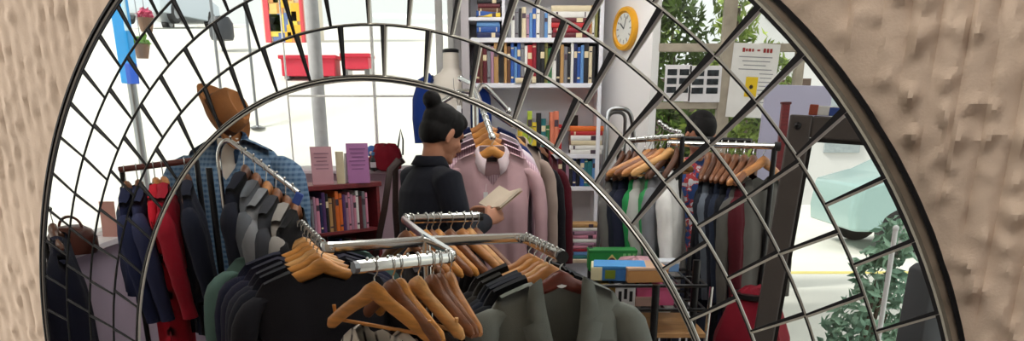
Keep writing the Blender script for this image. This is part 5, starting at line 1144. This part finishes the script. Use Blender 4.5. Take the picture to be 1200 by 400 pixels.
for k in range(30):
    c = rnd.choice([(240, 186, 60), (226, 110, 90), (244, 216, 90), (110, 130, 180), (214, 150, 90), (240, 200, 120)])
    x = wx(rnd.uniform(317, 348)); z = zz0 + .1 + rnd.random() * (zz1 - zz0 - .2)
    obj('display_poster', MB().box((x, .03 - .004 * (k % 3), z), (rnd.uniform(.1, .28), .02, rnd.uniform(.12, .3))), paint(c), bl, bevel=.005)
hs = at(205, 20, 34.); gh = gz(34.)
hb_ = thing('beige_house', 'beige house front across the street at the top left', 'building', (hs.x, 34., gh))
w0 = at(229, 20, 34.).x - at(180, 20, 34.).x; zb0 = zat(30, 34) - gh
obj('wall', MB().box((0, .4, (zb0 + 2.4) / 2 + .2), (w0, .8, zb0 + 2.4)), mat('beige_brick', (176, 156, 132), .85, 0, .25, 9), hb_)
obj('shop_fascia', MB().box((0, -.03, zb0 - .1), (w0, .1, .2)), paint((206, 214, 222)), hb_, bevel=.01)
obj('window', MB().box((0, -.02, zb0 + .6), (w0 * .5, .06, .6)), mat('grey_glass', (150, 160, 164), .2), hb_, bevel=.01)

# parked cars
def car(label, loc, yaw, col, L=4.0, Wd=1.7, Hh=1.45):
    t = thing('parked_car', label, 'car', loc, yaw); prof = [(-L / 2, .35), (-L / 2 + .02, .75), (-L / 2 + .25, .88), (-L * .28, .95), (-L * .14, Hh - .05), (0, Hh), (L * .2, Hh - .02), (L * .36, .98), (L / 2 - .04, .85), (L / 2, .5), (L / 2 - .03, .3), (-L / 2 + .05, .25)]
    mb = MB(); secs = []
    for y, s in ((-Wd / 2, .96), (-Wd / 2 + .08, 1), (Wd / 2 - .08, 1), (Wd / 2, .96)): secs.append([V3((x * s, y * (1 if z < 1 else .86), .25 + (z - .25) * s)) for x, z in prof])
    obj('body', mb.loft(secs), mat('car_%d_%d_%d' % col, col, .25, .2, .02), t, bevel=.03)
    GLS = mat('car_glass', (34, 42, 50), .1, 0, .1)
    for s in (-1, 1):
        obj('side_window', MB().prism([(-L * .25, s * (Wd / 2 * .9), .98), (-L * .13, s * (Wd / 2 * .865), Hh - .12), (L * .19, s * (Wd / 2 * .865), Hh - .1), (L * .32, s * (Wd / 2 * .9), 1.0)], (0, s * .02, 0)), GLS, t)
        for x in (-L * .31, L * .31):
            w = obj('wheel', MB().lathe([(.001, -.1), (.2, -.1), (.31, -.08), (.31, .08), (.2, .1), (.001, .1)], 24, Matrix.Translation((x, s * (Wd / 2 - .08), .31)) @ Matrix.Rotation(pi / 2, 4, 'X')), BLACK, t); obj('hub_cap', MB().lathe([(.001, -.11), (.17, -.11), (.17, .11), (.001, .11)], 16, Matrix.Translation((x, s * (Wd / 2 - .08), .31)) @ Matrix.Rotation(pi / 2, 4, 'X')), STEEL, w)
    obj('windscreen', MB().prism([(-L * .275, -Wd * .38, .98), (-L * .275, Wd * .38, .98), (-L * .15, Wd * .34, Hh - .08), (-L * .15, -Wd * .34, Hh - .08)], (-.03, 0, .01)), GLS, t)
    return t
c1 = at(203, 45, 30); car('pale blue-white car parked across the street at the upper left', (c1.x, 30., gz(30.)), 1.45, (206, 216, 226))
tr_ = thing('litter_bin', 'dark rounded litter bin outside at the top left', 'bin', (at(260, 40, 13.).x, 13., gz(13.)))
zb_ = zat(47, 13.) - gz(13.); zt_ = zat(20, 13.) - gz(13.)
obj('post', MB().tube([(0, 0, 0), (0, 0, zb_)], .03, 8), STEEL, tr_); obj('drum', MB().lathe([(.001, zb_), (.15, zb_), (.17, zb_ + .05), (.17, zt_ - .08), (.12, zt_), (.001, zt_ + .02)], 20), mat('bin_plastic', (64, 66, 72), .5), tr_)
# right-hand street: dark car, plants, white pole, dark bollard seen through the glass
cR = atz(1035, 330, 0); Yc = 4.3; px_ = at(1022, 240, Yc)
car('dark blue-grey car parked outside behind the glass panel', (at(978, 240, 11).x + 1.8, 11.2, -.07), pi, (150, 178, 176), 3.6, 1.6, 1.3)
bush('shrub', 'teal green shrub outside behind the glass panel', 'shrub', (at(1030, 330, 4.2).x, 4.3, -.07), [((.10, 0, 1.02), (.13, .15, .16)), ((.03, 0, .85), (.16, .15, .18)), ((.16, .1, .62), (.20, .2, .26)), ((-.06, 0, .5), (.18, .2, .26))], LF3, 2400, .04, 8, .02, 'street plants')
wp_ = at(1040, 330, 3.6); t = thing('white_pole', 'slim white pole outside behind the glass panel', 'pole', (wp_.x, 3.6, -.07)); obj('tube', MB().tube([(0, 0, 0), (0, 0, zat(268, 3.6) + .07)], .011, 10), WHITEP, t); obj('cap', MB().ell((0, 0, zat(268, 3.6) + .07), .014), WHITEP, t)
dB = at(1090, 390, 2.9); t = thing('dark_bollard', 'square dark grey bollard outside at the lower right of the mirror', 'bollard', (dB.x, 2.95, -.07), .3)
zh = zat(312, 2.9) + .07
obj('shaft', MB().loft([[V3((a * x, a * y, z)) for x, y in ((-1, -1), (1, -1), (1, 1), (-1, 1))] for z, a in ((0, .07), (zh - .02, .06), (zh, .045))]), paint((66, 72, 82)), t, bevel=.006); obj('foot', MB().box((0, 0, .02), (.2, .2, .04)), paint((66, 72, 82)), t, bevel=.006)
# far pale building on the right
fb_ = thing('far_building', 'pale grey building far across the street seen through the glass panel', 'building', (at(985, 180, 17).x, 17., -.07))
obj('walls', MB().box((1.5, .5, 2.6), (7, 1, 5.2)), mat('pale_grey_render', (206, 206, 206), .8, 0, .05, 1), fb_)
for k in range(5): obj('window', MB().box((-1.4 + 1.4 * k, -.02, 1.6), (.7, .08, 1.2)), mat('grey_glass', (150, 160, 164), .2), fb_, bevel=.01)
for k in range(5): obj('window', MB().box((-1.4 + 1.4 * k, -.02, 4.0), (.7, .08, 1.2)), mat('grey_glass', None), fb_, bevel=.01)
sl = struct('trim_3', MB().box((7.5, 9.2, -.068), (14, .14, .006)), paint((222, 206, 120)), smooth=False)
